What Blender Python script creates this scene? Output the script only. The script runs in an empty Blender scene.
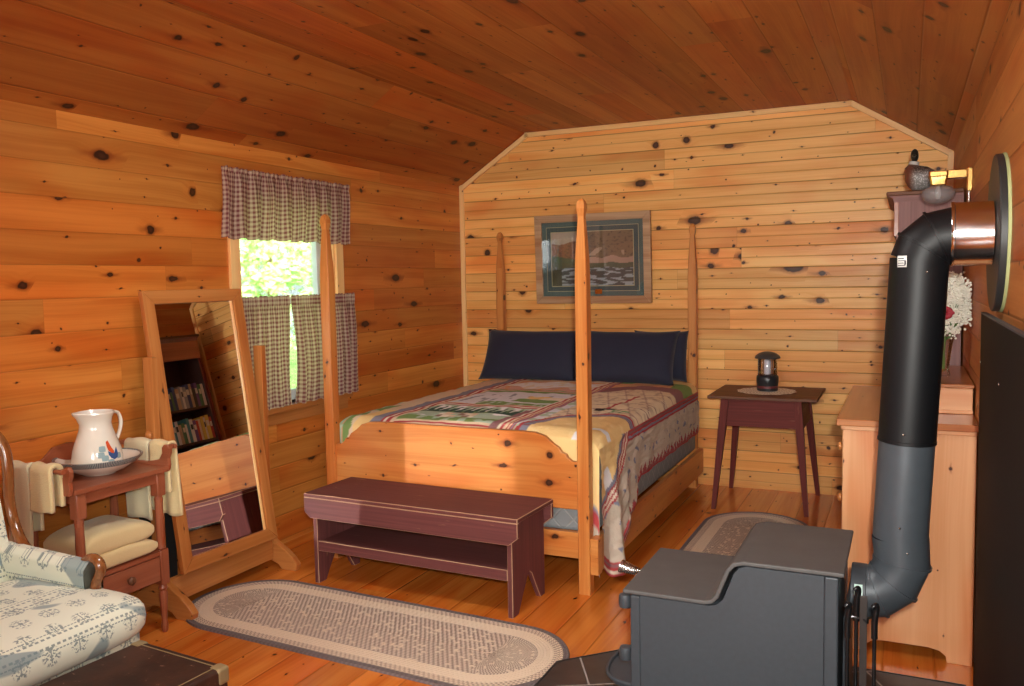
import bpy, bmesh, math, random
import numpy as np
from mathutils import Vector, Matrix, noise
random.seed(7)
PI = math.pi
scn = bpy.context.scene
COL = scn.collection

# ---------------------------------------------------------------- camera, light, exposure
def setup_camera():
    yaw, pit, rol, f = 0.4382, 0.0744, 0.0192, 847.0
    cy, sy, cp, sp, cr, sr = math.cos(yaw), math.sin(yaw), math.cos(pit), math.sin(pit), math.cos(rol), math.sin(rol)
    fw = Vector((-sy*cp, cy*cp, -sp)); rt = Vector((cy, sy, 0)); dn = fw.cross(rt)
    r2 = rt*cr + dn*sr; d2 = -rt*sr + dn*cr
    m = Matrix((r2, -d2, -fw)).transposed().to_4x4()
    m.translation = Vector((0, 0, 1.49))
    cd = bpy.data.cameras.new('camera'); co = bpy.data.objects.new('camera', cd)
    COL.objects.link(co); co.matrix_world = m
    cd.sensor_fit = 'HORIZONTAL'; cd.sensor_width = 36.0; cd.lens = f/1024*36
    cd.clip_start = .02
    scn.camera = co
setup_camera()
vs = scn.view_settings
vs.view_transform = 'Standard'; vs.look = 'None'; vs.gamma = 1; vs.use_curve_mapping = False
vs.exposure = 0.0

world = bpy.data.worlds.new('sky'); scn.world = world; world.use_nodes = True
bg = world.node_tree.nodes['Background']; bg.inputs[0].default_value = (.80, .90, 1, 1); bg.inputs[1].default_value = 2.6

def lamp(name, kind, energy, loc, color=(1, 1, 1), rot=None, aim=None, **kw):
    ld = bpy.data.lights.new(name, kind); ld.energy = energy; ld.color = color
    for k, v in kw.items(): setattr(ld, k, v)
    o = bpy.data.objects.new(name, ld); COL.objects.link(o); o.location = loc
    if aim: o.rotation_euler = (Vector(aim)-Vector(loc)).to_track_quat('-Z', 'Y').to_euler()
    if rot: o.rotation_euler = rot
    return o
# the photographer's flash, just above the lens
lamp('camera_flash', 'SPOT', 440, (.055, -.03, 1.60), (1, .98, .91), aim=(.055-.36*5, -.03+.93*5, 1.60-.06*5), shadow_soft_size=.025, spot_size=math.radians(88), spot_blend=1.0)
# area light added at an unseen front window, filling the room from behind
lamp('front_window_fill', 'AREA', 54, (-.6, -1.55, 1.45), (.97, 1, .95), aim=(-1.6, 3, 1.15), shape='RECTANGLE', size=1.1, size_y=1.1)
# added overhead fill light just under the ceiling, kept out of view
lamp('overhead_fill', 'AREA', 27, (-1.45, 2.1, 2.585), (1, .98, .93), aim=(-1.45, 2.101, 0), shape='DISK', size=.5)
# added narrow light standing in for the mirror's flash reflection on bench and footboard
lamp('mirror_bounce_stand_in', 'AREA', 1.5, (-2.85, 3.165, .75), (1, .98, .94), aim=(-2.85+.84, 3.165+.54, .75-.02), shape='RECTANGLE', size=.33, size_y=1.05, spread=math.radians(3))
# sun over the roof, lighting the leaves outside the window
lamp('sun', 'SUN', 85.0, (5, -2, 8), (1, .98, .9), aim=(-5, 2.5, 0), angle=math.radians(.6))

# ---------------------------------------------------------------- geometry helpers
ORG = {}
def new_bm(): return bmesh.new()
def bx(bm, x0, x1, y0, y1, z0, z1):
    vs_ = [bm.verts.new(p) for p in ((x0,y0,z0),(x1,y0,z0),(x1,y1,z0),(x0,y1,z0),(x0,y0,z1),(x1,y0,z1),(x1,y1,z1),(x0,y1,z1))]
    for f in ((0,3,2,1),(4,5,6,7),(0,1,5,4),(1,2,6,5),(2,3,7,6),(3,0,4,7)): bm.faces.new([vs_[i] for i in f])
    return vs_
def box(*a):
    bm = new_bm(); bx(bm, *a); return bm
def loft(bm, secs, cap=True):
    rings = [[bm.verts.new(p) for p in s] for s in secs]
    n = len(rings[0])
    for a, b in zip(rings, rings[1:]):
        for i in range(n):
            j = (i+1) % n
            bm.faces.new((a[i], a[j], b[j], b[i]))
    if cap:
        bm.faces.new(rings[0][::-1]); bm.faces.new(rings[-1])
    return bm
def sq(cx, cy, z, hx, hy=None, ch=0.0):
    hy = hy or hx
    if not ch: return [(cx-hx,cy-hy,z),(cx+hx,cy-hy,z),(cx+hx,cy+hy,z),(cx-hx,cy+hy,z)]
    return [(cx-hx+ch,cy-hy,z),(cx+hx-ch,cy-hy,z),(cx+hx,cy-hy+ch,z),(cx+hx,cy+hy-ch,z),(cx+hx-ch,cy+hy,z),(cx-hx+ch,cy+hy,z),(cx-hx,cy+hy-ch,z),(cx-hx,cy-hy+ch,z)]
def lathe(bm, prof, c=(0,0,0), n=24, axis='Z', sx=1, sy=1):
    """prof: list of (r, h)"""
    rings = []
    for r, h in prof:
        ring = []
        for i in range(n):
            a = 2*PI*i/n; p = (r*math.cos(a)*sx, r*math.sin(a)*sy, h)
            if axis == 'X': p = (p[2], p[0], p[1])
            if axis == 'Y': p = (p[1], p[2], p[0])
            ring.append(bm.verts.new((p[0]+c[0], p[1]+c[1], p[2]+c[2])))
        rings.append(ring)
    for a, b in zip(rings, rings[1:]):
        for i in range(n):
            j = (i+1) % n; bm.faces.new((a[i], a[j], b[j], b[i]))
    if prof[0][0] > 1e-5: bm.faces.new(rings[0][::-1])
    if prof[-1][0] > 1e-5: bm.faces.new(rings[-1])
    return bm
def tube(bm, pts, r, n=12, flat=1.0, caps=True):
    """pipe with mitred joints; r number or list; flat squashes the local second axis"""
    pts = [Vector(p) for p in pts]
    rr = r if isinstance(r, (list, tuple)) else [r]*len(pts)
    rings = []; up = None
    for i, p in enumerate(pts):
        if i == 0: t = (pts[1]-p).normalized(); m = 1
        elif i == len(pts)-1: t = (p-pts[i-1]).normalized(); m = 1
        else:
            a = (p-pts[i-1]).normalized(); b = (pts[i+1]-p).normalized(); t = (a+b).normalized(); m = 1
        if up is None:
            up = Vector((0,0,1)) if abs(t.z) < .9 else Vector((0,1,0))
        s = t.cross(up).normalized(); u = s.cross(t).normalized(); up = u
        rings.append([bm.verts.new(p + s*math.cos(2*PI*k/n)*rr[i] + u*math.sin(2*PI*k/n)*rr[i]*flat) for k in range(n)])
    for a, b in zip(rings, rings[1:]):
        for i in range(n):
            j = (i+1) % n; bm.faces.new((a[i], a[j], b[j], b[i]))
    if caps: bm.faces.new(rings[0][::-1]); bm.faces.new(rings[-1])
    return bm
def prism(bm, poly, axis, a, b):
    """extrude a 2-D polygon along axis between a and b; poly coords are the other two axes in xyz order"""
    def P(u, v, w): return {'X': (w,u,v), 'Y': (u,w,v), 'Z': (u,v,w)}[axis]
    A = [bm.verts.new(P(u,v,a)) for u,v in poly]; B = [bm.verts.new(P(u,v,b)) for u,v in poly]
    n = len(poly); bm.faces.new(A); bm.faces.new(B[::-1])
    for i in range(n):
        j = (i+1) % n; bm.faces.new((A[j], A[i], B[i], B[j]))
    return bm
def smooth_pts(pts, n=6, closed=False):
    out = []; N = len(pts); P = [Vector(p) for p in pts]
    rng = range(N if closed else N-1)
    for i in rng:
        p0 = P[i-1] if (closed or i > 0) else P[0]; p1 = P[i]; p2 = P[(i+1) % N]; p3 = P[(i+2) % N] if (closed or i+2 < N) else P[-1]
        for k in range(n):
            t = k/n
            out.append(.5*((2*p1)+(-p0+p2)*t+(2*p0-5*p1+4*p2-p3)*t*t+(-p0+3*p1-3*p2+p3)*t**3))
    if not closed: out.append(P[-1])
    return out
AX = {'X': Vector((1,0,0)), 'Y': Vector((0,1,0)), 'Z': Vector((0,0,1))}
def auto_uv(me, grain='Z', off=None):
    if callable(grain):
        uv = me.uv_layers.new(name='UVMap').data
        for l in me.loops: uv[l.index].uv = grain(me.vertices[l.vertex_index].co)
        return
    """planar metres: u along the grain, v across it"""
    g = AX[grain] if isinstance(grain, str) else Vector(grain).normalized()
    if off is None: off = (random.uniform(0, 20), random.uniform(0, 20))
    uv = me.uv_layers.new(name='UVMap').data
    for f in me.polygons:
        n = f.normal
        gg = g
        if abs(n.dot(g)) > .8:
            gg = AX['X'] if abs(n.x) < .6 and abs(g.x) < .6 else AX['Y'] if abs(n.y) < .6 else AX['Z']
        u_ = (gg - n*n.dot(gg)).normalized(); v_ = n.cross(u_)
        if v_.dot(Vector((1, 1.1, 1.2))) < 0: v_ = -v_
        for li in f.loop_indices:
            co = me.vertices[me.loops[li].vertex_index].co
            uv[li].uv = (co.dot(u_)+off[0], co.dot(v_)+off[1])
def link(name, bm, mat, parent=None, grain='Z', smooth=False, bevel=0.0, off=None, origin=None, label=None, uv=True, seg=2, edge_mat=None, subsurf=0, solid=0, angle=40):
    if isinstance(bm, bmesh.types.BMesh):
        bmesh.ops.recalc_face_normals(bm, faces=bm.faces)
        me = bpy.data.meshes.new(name); bm.to_mesh(me); bm.free()
    else: me = bm
    if uv and not me.uv_layers: auto_uv(me, grain, off)
    mats = mat if isinstance(mat, (list, tuple)) else [mat]
    for m in mats: me.materials.append(m)
    if edge_mat: me.materials.append(edge_mat)
    o = bpy.data.objects.new(name, me); COL.objects.link(o)
    if parent is None:
        if origin is None:
            c = np.array([v.co[:] for v in me.vertices]); lo, hi = c.min(0), c.max(0)
            origin = ((lo[0]+hi[0])/2, (lo[1]+hi[1])/2, lo[2])
        origin = Vector(origin); me.transform(Matrix.Translation(-origin)); o.location = origin; ORG[o.name] = origin
    else:
        origin = ORG[parent.name]; me.transform(Matrix.Translation(-origin)); o.parent = parent; ORG[o.name] = origin
    if smooth:
        me.shade_smooth()
        if angle: 
            try: me.set_sharp_from_angle(angle=math.radians(angle))
            except Exception: pass
    if bevel:
        b = o.modifiers.new('bevel', 'BEVEL'); b.width = bevel; b.segments = seg; b.limit_method = 'ANGLE'; b.angle_limit = math.radians(35)
        if edge_mat: b.material = len(mats)
    if subsurf:
        s = o.modifiers.new('subsurf', 'SUBSURF'); s.levels = subsurf; s.render_levels = subsurf
    if solid:
        s = o.modifiers.new('solid', 'SOLIDIFY'); s.thickness = solid; s.offset = 0
    if label: o['label'] = label
    return o
def thing(name, label, cat, loc=(0,0,0), group=None, rotz=0):
    o = bpy.data.objects.new(name, None); COL.objects.link(o); o.location = loc; o.rotation_euler = (0,0,rotz)
    o.empty_display_size = .1
    ORG[o.name] = Vector(loc); o['label'] = label; o['category'] = cat
    if group: o['group'] = group
    return o
def tag(o, label, cat, group=None, kind=None):
    o['label'] = label; o['category'] = cat
    if group: o['group'] = group
    if kind: o['kind'] = kind
    return o
def struct(o): o['kind'] = 'structure'; return o
def grid_mesh(name, fn, nu, nv, uvfn=None, colfn=None):
    """fn(u,v in 0..1)->(x,y,z)"""
    vs_, fs = [], []
    for j in range(nv+1):
        for i in range(nu+1): vs_.append(fn(i/nu, j/nv))
    for j in range(nv):
        for i in range(nu):
            a = j*(nu+1)+i; fs.append((a, a+1, a+nu+2, a+nu+1))
    me = bpy.data.meshes.new(name); me.from_pydata(vs_, [], fs)
    if uvfn:
        uv = me.uv_layers.new(name='UVMap').data
        L = np.zeros(len(me.loops)*1, dtype=np.int32); me.loops.foreach_get('vertex_index', L)
        U = np.array([uvfn(i/nu, j/nv) for j in range(nv+1) for i in range(nu+1)], dtype=np.float32)
        uv.foreach_set('uv', U[L].ravel())
    if colfn:
        ca = me.color_attributes.new('pattern', 'FLOAT_COLOR', 'POINT')
        C = np.array([tuple(colfn(i/nu, j/nv))+(1,) for j in range(nv+1) for i in range(nu+1)], dtype=np.float32)
        ca.data.foreach_set('color', C.ravel())
    return me

# ---------------------------------------------------------------- materials
class NT:
    def __init__(s, name):
        s.m = bpy.data.materials.new(name); s.m.use_nodes = True; s.t = s.m.node_tree; s.t.nodes.clear()
        s.out = s.t.nodes.new('ShaderNodeOutputMaterial')
    def n(s, ty, **kw):
        x = s.t.nodes.new(ty)
        for k, v in kw.items():
            if k.startswith('i_'): s.set(x, k[2:], v)
            else: setattr(x, k, v)
        return x
    def set(s, x, key, v):
        inp = x.inputs[int(key)] if key.isdigit() else x.inputs[key.replace('_', ' ')]
        if isinstance(v, bpy.types.NodeSocket): s.t.links.new(v, inp)
        else: inp.default_value = v
    def math(s, op, a, b=0.0, c=None, clamp=False):
        x = s.t.nodes.new('ShaderNodeMath'); x.operation = op; x.use_clamp = clamp
        for i, v in enumerate((a, b) if c is None else (a, b, c)):
            if isinstance(v, bpy.types.NodeSocket): s.t.links.new(v, x.inputs[i])
            else: x.inputs[i].default_value = v
        return x.outputs[0]
    def xyz(s, a, b, c=0.0):
        x = s.t.nodes.new('ShaderNodeCombineXYZ')
        for i, v in enumerate((a, b, c)):
            if isinstance(v, bpy.types.NodeSocket): s.t.links.new(v, x.inputs[i])
            else: x.inputs[i].default_value = v
        return x.outputs[0]
    def mix(s, f, a, b, mode='MIX'):
        x = s.t.nodes.new('ShaderNodeMix'); x.data_type = 'RGBA'; x.blend_type = mode
        for k, v in ((0, f), (6, a), (7, b)):
            if isinstance(v, bpy.types.NodeSocket): s.t.links.new(v, x.inputs[k])
            else: x.inputs[k].default_value = v if k == 0 else (*v[:3], 1)
        return x.outputs[2]
    def rng(s, v, a, b, c=0.0, d=1.0, smooth=True):
        x = s.t.nodes.new('ShaderNodeMapRange'); x.interpolation_type = 'SMOOTHSTEP' if smooth else 'LINEAR'
        s.t.links.new(v, x.inputs[0])
        for i, q in enumerate((a, b, c, d)):
            if isinstance(q, bpy.types.NodeSocket): s.t.links.new(q, x.inputs[i+1])
            else: x.inputs[i+1].default_value = q
        return x.outputs[0]
    def noise(s, vec, scale=5, detail=2, rough=.5, dim='3D'):
        x = s.n('ShaderNodeTexNoise', noise_dimensions=dim); s.t.links.new(vec, x.inputs['Vector'])
        x.inputs['Scale'].default_value = scale; x.inputs['Detail'].default_value = detail; x.inputs['Roughness'].default_value = rough
        return x.outputs[0]
    def uv(s):
        x = s.n('ShaderNodeUVMap'); x.uv_map = 'UVMap'
        sp = s.n('ShaderNodeSeparateXYZ'); s.t.links.new(x.outputs[0], sp.inputs[0])
        return x.outputs[0], sp.outputs[0], sp.outputs[1]
    def obj(s): return s.n('ShaderNodeTexCoord').outputs['Object']
    def finish(s, color, rough=.5, metal=0.0, bump=None, bstr=.3, bdist=.002, spec=.5, coat=0.0, coat_r=.1, sheen=0.0, extra=None):
        p = s.n('ShaderNodeBsdfPrincipled')
        def st(k, v):
            if isinstance(v, bpy.types.NodeSocket): s.t.links.new(v, p.inputs[k])
            else: p.inputs[k].default_value = v
        st('Base Color', color if isinstance(color, bpy.types.NodeSocket) else (*color[:3], 1)); st('Roughness', rough); st('Metallic', metal)
        st('Specular IOR Level', spec); st('Coat Weight', coat); st('Coat Roughness', coat_r); st('Sheen Weight', sheen)
        if bump is not None:
            b = s.n('ShaderNodeBump'); b.inputs['Strength'].default_value = bstr; b.inputs['Distance'].default_value = bdist
            s.t.links.new(bump, b.inputs['Height']); s.t.links.new(b.outputs[0], p.inputs['Normal'])
            if coat: s.t.links.new(b.outputs[0], p.inputs['Coat Normal'])
        s.p = p
        s.t.links.new(p.outputs[0], s.out.inputs[0])
        return s.m
def plain(name, c, rough=.5, metal=0.0, var=.12, scale=30, **kw):
    s = NT(name); o = s.obj(); nz = s.noise(o, scale, 3)
    a = tuple(min(1, x*(1+var)) for x in c); b = tuple(x*(1-var) for x in c)
    return s.finish(s.mix(nz, b, a), rough, metal, bump=nz, bstr=.08, **kw)

def pine(name, light, dark, board=0.0, joint=2.3, rough=.38, coat=.25, bead=False, groove=.0022, gdark=.45, knots=.55, vary=.5, kscale=4.6, kcol=(.022,.008,.004), red=(.9,.62,.45), ksize=.021):
    s = NT(name); _, u, v = s.uv()
    if board:
        bi = s.math('FLOOR', s.math('DIVIDE', v, board))
        w0 = s.n('ShaderNodeTexWhiteNoise', noise_dimensions='1D'); s.t.links.new(bi, w0.inputs['W'])
        uo = s.math('ADD', u, s.math('MULTIPLY', w0.outputs[0], 9.7))
        seg = s.math('FLOOR', s.math('DIVIDE', uo, joint))
        w1 = s.n('ShaderNodeTexWhiteNoise', noise_dimensions='2D'); s.t.links.new(s.xyz(bi, seg), w1.inputs['Vector'])
        sep = s.n('ShaderNodeSeparateColor'); s.t.links.new(w1.outputs['Color'], sep.inputs[0])
        r1, r2, r3 = sep.outputs
        uu = s.math('ADD', u, s.math('MULTIPLY', r1, 13.0)); vv = s.math('ADD', v, s.math('MULTIPLY', r2, 0.0))
        vshift = s.math('MULTIPLY', r2, 31.0)
        vg = s.math('ADD', v, vshift)
    else:
        uu, vv, vg = u, v, v; r1 = None
    wn = s.noise(s.xyz(s.math('MULTIPLY', uu, 14), s.math('MULTIPLY', vv, 14)), 2.0, 2, .5, '2D')
    wob = s.math('MULTIPLY', s.math('SUBTRACT', wn, .5), .014)
    kx, ky = s.math('ADD', uu, wob), s.math('ADD', vg, wob)
    def knot_field(scale, share, smax, smin, off):
        kv = s.n('ShaderNodeTexVoronoi', voronoi_dimensions='2D'); kv.inputs['Scale'].default_value = scale; kv.inputs['Randomness'].default_value = .95
        vec = s.xyz(s.math('ADD', kx, off), ky); s.t.links.new(vec, kv.inputs['Vector'])
        df = s.n('ShaderNodeVectorMath', operation='SUBTRACT'); s.t.links.new(vec, df.inputs[0]); s.t.links.new(kv.outputs['Position'], df.inputs[1])
        sp = s.n('ShaderNodeSeparateXYZ'); s.t.links.new(df.outputs[0], sp.inputs[0])
        kc = s.n('ShaderNodeSeparateColor'); s.t.links.new(kv.outputs['Color'], kc.inputs[0])
        a, b = kc.outputs[0], kc.outputs[1]
        has = s.math('GREATER_THAN', a, 1-share)
        size = s.math('MULTIPLY_ADD', s.math('POWER', s.rng(a, 1-share, 1.0, smooth=False), 2.6), smax-smin, smin)
        st = s.math('MULTIPLY_ADD', s.math('POWER', b, 3.0), 1.3, 1.0)
        du, dv = s.math('ABSOLUTE', s.math('DIVIDE', sp.outputs[0], st)), s.math('ABSOLUTE', sp.outputs[1])
        d = s.math('SQRT', s.math('ADD', s.math('MULTIPLY', du, du), s.math('MULTIPLY', dv, dv)))
        q = s.math('DIVIDE', d, size)
        tail = s.math('MULTIPLY', s.math('MULTIPLY', s.rng(s.math('DIVIDE', dv, size), 1.1, .1), s.rng(s.math('DIVIDE', du, size), 4.5, .9)), s.math('MULTIPLY', has, s.math('GREATER_THAN', b, .35)))
        return (s.math('MULTIPLY', s.rng(q, 1.1, .8), has), s.math('MULTIPLY', s.rng(q, 1.7, 1.0), has), s.math('MULTIPLY', s.rng(q, 4.2, 1.1), has), tail, q, size)
    core, ring, halo, tail, q, size = knot_field(kscale, knots*.62, ksize, .0055, 0.0)
    core2, ring2, halo2, tail2, q2, _s2 = knot_field(kscale*1.75, knots*.5, .0062, .0028, 3.7)
    # grain lines bend round the knots
    bend = s.math('MULTIPLY', s.math('MULTIPLY', halo, size), 1.1)
    big = s.noise(s.xyz(s.math('MULTIPLY', uu, .8), s.math('MULTIPLY', vg, 4)), 1.0, 1, .5, '2D')
    vw = s.math('ADD', s.math('ADD', vg, bend), s.math('MULTIPLY', big, .07))
    fine = s.noise(s.xyz(s.math('MULTIPLY', uu, 1.6), s.math('MULTIPLY', vw, 90)), 1.0, 3, .6, '2D')
    broad = s.noise(s.xyz(s.math('MULTIPLY', uu, .55), s.math('MULTIPLY', vw, 15)), 1.0, 2, .5, '2D')
    g = s.math('ADD', s.math('MULTIPLY', fine, .35), s.math('MULTIPLY', broad, .65))
    g = s.rng(g, .30, .74)
    col = s.mix(g, light, dark)
    if r1 is not None:
        col = s.mix(s.math('MULTIPLY', s.rng(r3, .35, 1.0), vary), col, s.mix(1.0, col, red, 'MULTIPLY'))
        bright = s.math('MULTIPLY_ADD', r2, .30*vary*2, 1-.15*vary*2)
        cm = s.n('ShaderNodeVectorMath', operation='SCALE'); s.t.links.new(col, cm.inputs[0]); s.t.links.new(bright, cm.inputs['Scale']); col = cm.outputs[0]
    patch = s.noise(s.xyz(s.math('MULTIPLY', uu, .9), s.math('MULTIPLY', vg, 3.5)), 1.3, 2, .5, '2D')
    col = s.mix(s.math('MULTIPLY', s.rng(patch, .46, .70), .75), col, s.mix(1.0, col, red, 'MULTIPLY'))
    brn = (dark[0]*.42, dark[1]*.26, dark[2]*.25)
    col = s.mix(s.math('MULTIPLY', halo, .22), col, tuple(x*y for x, y in zip(dark, (.95, .75, .6))))
    col = s.mix(s.math('MULTIPLY', s.math('MAXIMUM', tail, tail2), .62), col, brn)
    col = s.mix(s.math('MULTIPLY', s.math('MAXIMUM', ring, ring2), .6), col, brn)
    col = s.mix(s.math('MULTIPLY', core2, .9), col, kcol)
    col = s.mix(s.math('MULTIPLY', core, .93), col, s.mix(s.rng(q, .25, .7), tuple(x*2.4 for x in kcol), kcol))
    h = s.math('MULTIPLY', g, -.05)
    if board:
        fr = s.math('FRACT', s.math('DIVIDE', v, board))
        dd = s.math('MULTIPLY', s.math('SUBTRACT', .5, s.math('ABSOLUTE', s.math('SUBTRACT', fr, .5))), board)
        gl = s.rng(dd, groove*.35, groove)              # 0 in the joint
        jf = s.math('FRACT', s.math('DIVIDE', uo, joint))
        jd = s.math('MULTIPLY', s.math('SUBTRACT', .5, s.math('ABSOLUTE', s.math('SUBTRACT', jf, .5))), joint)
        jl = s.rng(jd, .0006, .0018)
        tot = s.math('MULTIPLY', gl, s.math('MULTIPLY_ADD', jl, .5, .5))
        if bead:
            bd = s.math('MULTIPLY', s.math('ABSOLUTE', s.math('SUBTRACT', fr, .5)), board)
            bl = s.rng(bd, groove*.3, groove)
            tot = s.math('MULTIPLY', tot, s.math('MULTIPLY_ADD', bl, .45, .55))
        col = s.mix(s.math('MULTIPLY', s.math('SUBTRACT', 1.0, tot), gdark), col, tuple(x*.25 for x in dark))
        # milled V-joint and slightly crowned face
        wide = s.rng(dd, 0.0, .007)
        hh = s.math('MULTIPLY', wide, 1.0)
        if bead: hh = s.math('MULTIPLY', hh, s.rng(bd, 0.0, .005))
        h = s.math('ADD', h, hh)
        rf = s.math('MULTIPLY_ADD', r1, .10, rough-.05)
    else: rf = rough
    m = s.finish(col, rf, 0, bump=h, bstr=.6, bdist=.004, coat=coat, coat_r=.18, spec=.38)
    return m

WALL_L, WALL_D = (.66,.305,.085), (.50,.175,.036)
M = {}
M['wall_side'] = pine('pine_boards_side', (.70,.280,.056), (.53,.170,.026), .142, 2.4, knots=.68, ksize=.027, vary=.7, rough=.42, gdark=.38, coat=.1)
M['wall_right'] = pine('pine_boards_right_shaded', (.50,.185,.045), (.38,.115,.022), .142, 2.4, knots=.6, ksize=.02, vary=.6, rough=.5, gdark=.5, coat=0)  # same pine as the other walls, colour darkened for the dimmer light here
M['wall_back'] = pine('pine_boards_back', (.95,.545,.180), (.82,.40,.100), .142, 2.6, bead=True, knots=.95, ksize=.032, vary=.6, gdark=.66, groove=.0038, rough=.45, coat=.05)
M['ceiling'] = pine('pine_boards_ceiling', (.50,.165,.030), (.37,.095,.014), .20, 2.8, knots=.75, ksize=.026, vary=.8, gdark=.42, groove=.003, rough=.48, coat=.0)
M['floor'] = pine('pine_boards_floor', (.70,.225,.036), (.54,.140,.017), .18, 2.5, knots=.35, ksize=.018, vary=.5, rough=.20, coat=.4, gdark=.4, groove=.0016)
M['trim'] = pine('pine_trim', (.95,.64,.28), (.85,.50,.18), knots=.2, ksize=.006)
M['bed'] = pine('pine_bed', (.64,.260,.066), (.48,.155,.030), knots=1.0, ksize=.022, kscale=4.5, rough=.38, coat=.1)
M['mirror_wood'] = pine('pine_mirror', (.54,.220,.062), (.40,.135,.030), knots=.6, ksize=.012, rough=.34, coat=.15)
M['dresser'] = pine('pine_dresser', (.68,.35,.17), (.60,.275,.115), knots=.6, ksize=.008, rough=.4)
M['dresser_top'] = pine('pine_dresser_top', (.46,.18,.06), (.36,.12,.035), knots=.2, ksize=.006, rough=.28, coat=.4)
M['red_wood'] = pine('cherry_wood', (.36,.115,.055), (.27,.075,.033), knots=.0, rough=.38, coat=.15)
M['barn'] = pine('picture_frame_wood', (.58,.38,.22), (.36,.21,.11), knots=0, rough=.6, coat=0)
M['brown_top'] = pine('brown_table_top', (.17,.075,.036), (.10,.038,.018), knots=.2, ksize=.006, rough=.55, coat=0)
M['chair_wood'] = pine('walnut_frame', (.28,.11,.035), (.15,.05,.014), knots=0, rough=.2, coat=.6)

def painted(name, c, worn=(.45,.25,.13), amt=.55):
    s = NT(name); _, u, v = s.uv()
    nz = s.noise(s.xyz(s.math('MULTIPLY', u, 4), s.math('MULTIPLY', v, 38)), 1, 3, .6, '2D')
    n2 = s.noise(s.xyz(s.math('MULTIPLY', u, 1.5), s.math('MULTIPLY', v, 90)), 1, 2, .5, '2D')
    base = s.mix(n2, tuple(x*.6 for x in c), tuple(x*1.15 for x in c))
    col = s.mix(s.math('MULTIPLY', s.rng(nz, .70, .80), amt), base, worn)
    return s.finish(col, .62, bump=n2, bstr=.15, bdist=.002, spec=.2)
M['mauve'] = painted('mauve_paint', (.155,.048,.045))
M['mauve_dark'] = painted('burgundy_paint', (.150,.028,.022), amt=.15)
M['case_paint'] = painted('mauve_case_paint', (.30,.165,.155), amt=.2)
M['worn_edge'] = plain('worn_edge', (.42,.24,.14), .6)
M['black_iron'] = plain('stove_iron', (.046,.054,.064), .5, .1, var=.15, scale=60)
M['stove_top'] = plain('stove_top_plate', (.080,.074,.072), .62, .0, var=.2, scale=14)
M['pipe'] = plain('stovepipe_black', (.004,.004,.005), .5, .0, var=.1, spec=.3)
M['pipe_low'] = plain('stovepipe_grey_sky_tint', (.060,.070,.082), .42, .2, var=.1)  # lower pipe's grey paint, with reflected sky mixed into the blue tint
M['iron_gloss'] = plain('black_gloss_iron', (.012,.012,.013), .2, .4)
M['chrome'] = plain('chrome', (.72,.73,.74), .16, 1.0, var=.05)
M['brass'] = plain('brass', (.80,.52,.17), .16, 1.0, var=.06)
M['steel'] = plain('spring_steel', (.55,.53,.50), .25, 1.0)
M['shield'] = plain('heat_shield_black', (.010,.008,.008), .6, .0, spec=.12)
M['plate_black'] = plain('plate_black', (.022,.022,.022), .5)
M['insul'] = plain('pale_board', (.36,.38,.17), .8)
M['porcelain'] = plain('porcelain', (.80,.76,.66), .12, var=.03, coat=.5)
M['towel'] = None
def fabric(name, c, c2=None, scale=400, bump=.5, sheen=.3, rough=.9):
    s = NT(name); o = s.obj()
    a = s.noise(o, scale, 2); b = s.noise(o, 9, 2)
    c2 = c2 or tuple(x*.72 for x in c)
    col = s.mix(s.math('MULTIPLY', a, .5), c, c2); col = s.mix(s.math('MULTIPLY', b, .3), col, c2)
    return s.finish(col, rough, bump=a, bstr=bump, bdist=.002, sheen=sheen, spec=.2)
M['towel'] = fabric('terry_towel', (.80,.66,.36), (.66,.50,.24), 230, 1.0)
M['towel_pale'] = fabric('terry_towel_pale', (.78,.70,.46), (.62,.54,.34), 230, 1.0)
M['navy'] = fabric('navy_cotton', (.026,.028,.052), (.016,.018,.034), 500, .2, .15, .7)
M['boxspring'] = fabric('grey_boxspring', (.16,.15,.155), None, 300, .3)
M['doily'] = fabric('lace_doily', (.62,.55,.42), (.36,.28,.2), 120, .6)

def plaid_mat():
    s = NT('plaid_curtain'); _, u, v = s.uv()
    P = .0245
    su = s.rng(s.math('ABSOLUTE', s.math('SUBTRACT', s.math('FRACT', s.math('DIVIDE', u, P)), .5)), .20, .30)
    sv = s.rng(s.math('ABSOLUTE', s.math('SUBTRACT', s.math('FRACT', s.math('DIVIDE', v, P)), .5)), .20, .30)
    t = s.math('MULTIPLY_ADD', su, .5, s.math('MULTIPLY', sv, .5))
    col = s.mix(t, (.54,.42,.30), (.165,.036,.052))
    nz = s.noise(s.xyz(u, v), 300, 2, .5, '2D')
    d = s.n('ShaderNodeBsdfDiffuse'); tr = s.n('ShaderNodeBsdfTranslucent')
    s.t.links.new(col, d.inputs[0]); s.t.links.new(s.mix(.25, col, (.95,.55,.30)), tr.inputs[0])
    b = s.n('ShaderNodeBump'); b.inputs['Strength'].default_value = .2; b.inputs['Distance'].default_value = .001; s.t.links.new(nz, b.inputs['Height']); s.t.links.new(b.outputs[0], d.inputs['Normal'])
    mx = s.n('ShaderNodeMixShader'); mx.inputs[0].default_value = .30
    s.t.links.new(d.outputs[0], mx.inputs[1]); s.t.links.new(tr.outputs[0], mx.inputs[2]); s.t.links.new(mx.outputs[0], s.out.inputs[0])
    return s.m
M['plaid'] = plaid_mat()
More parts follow.
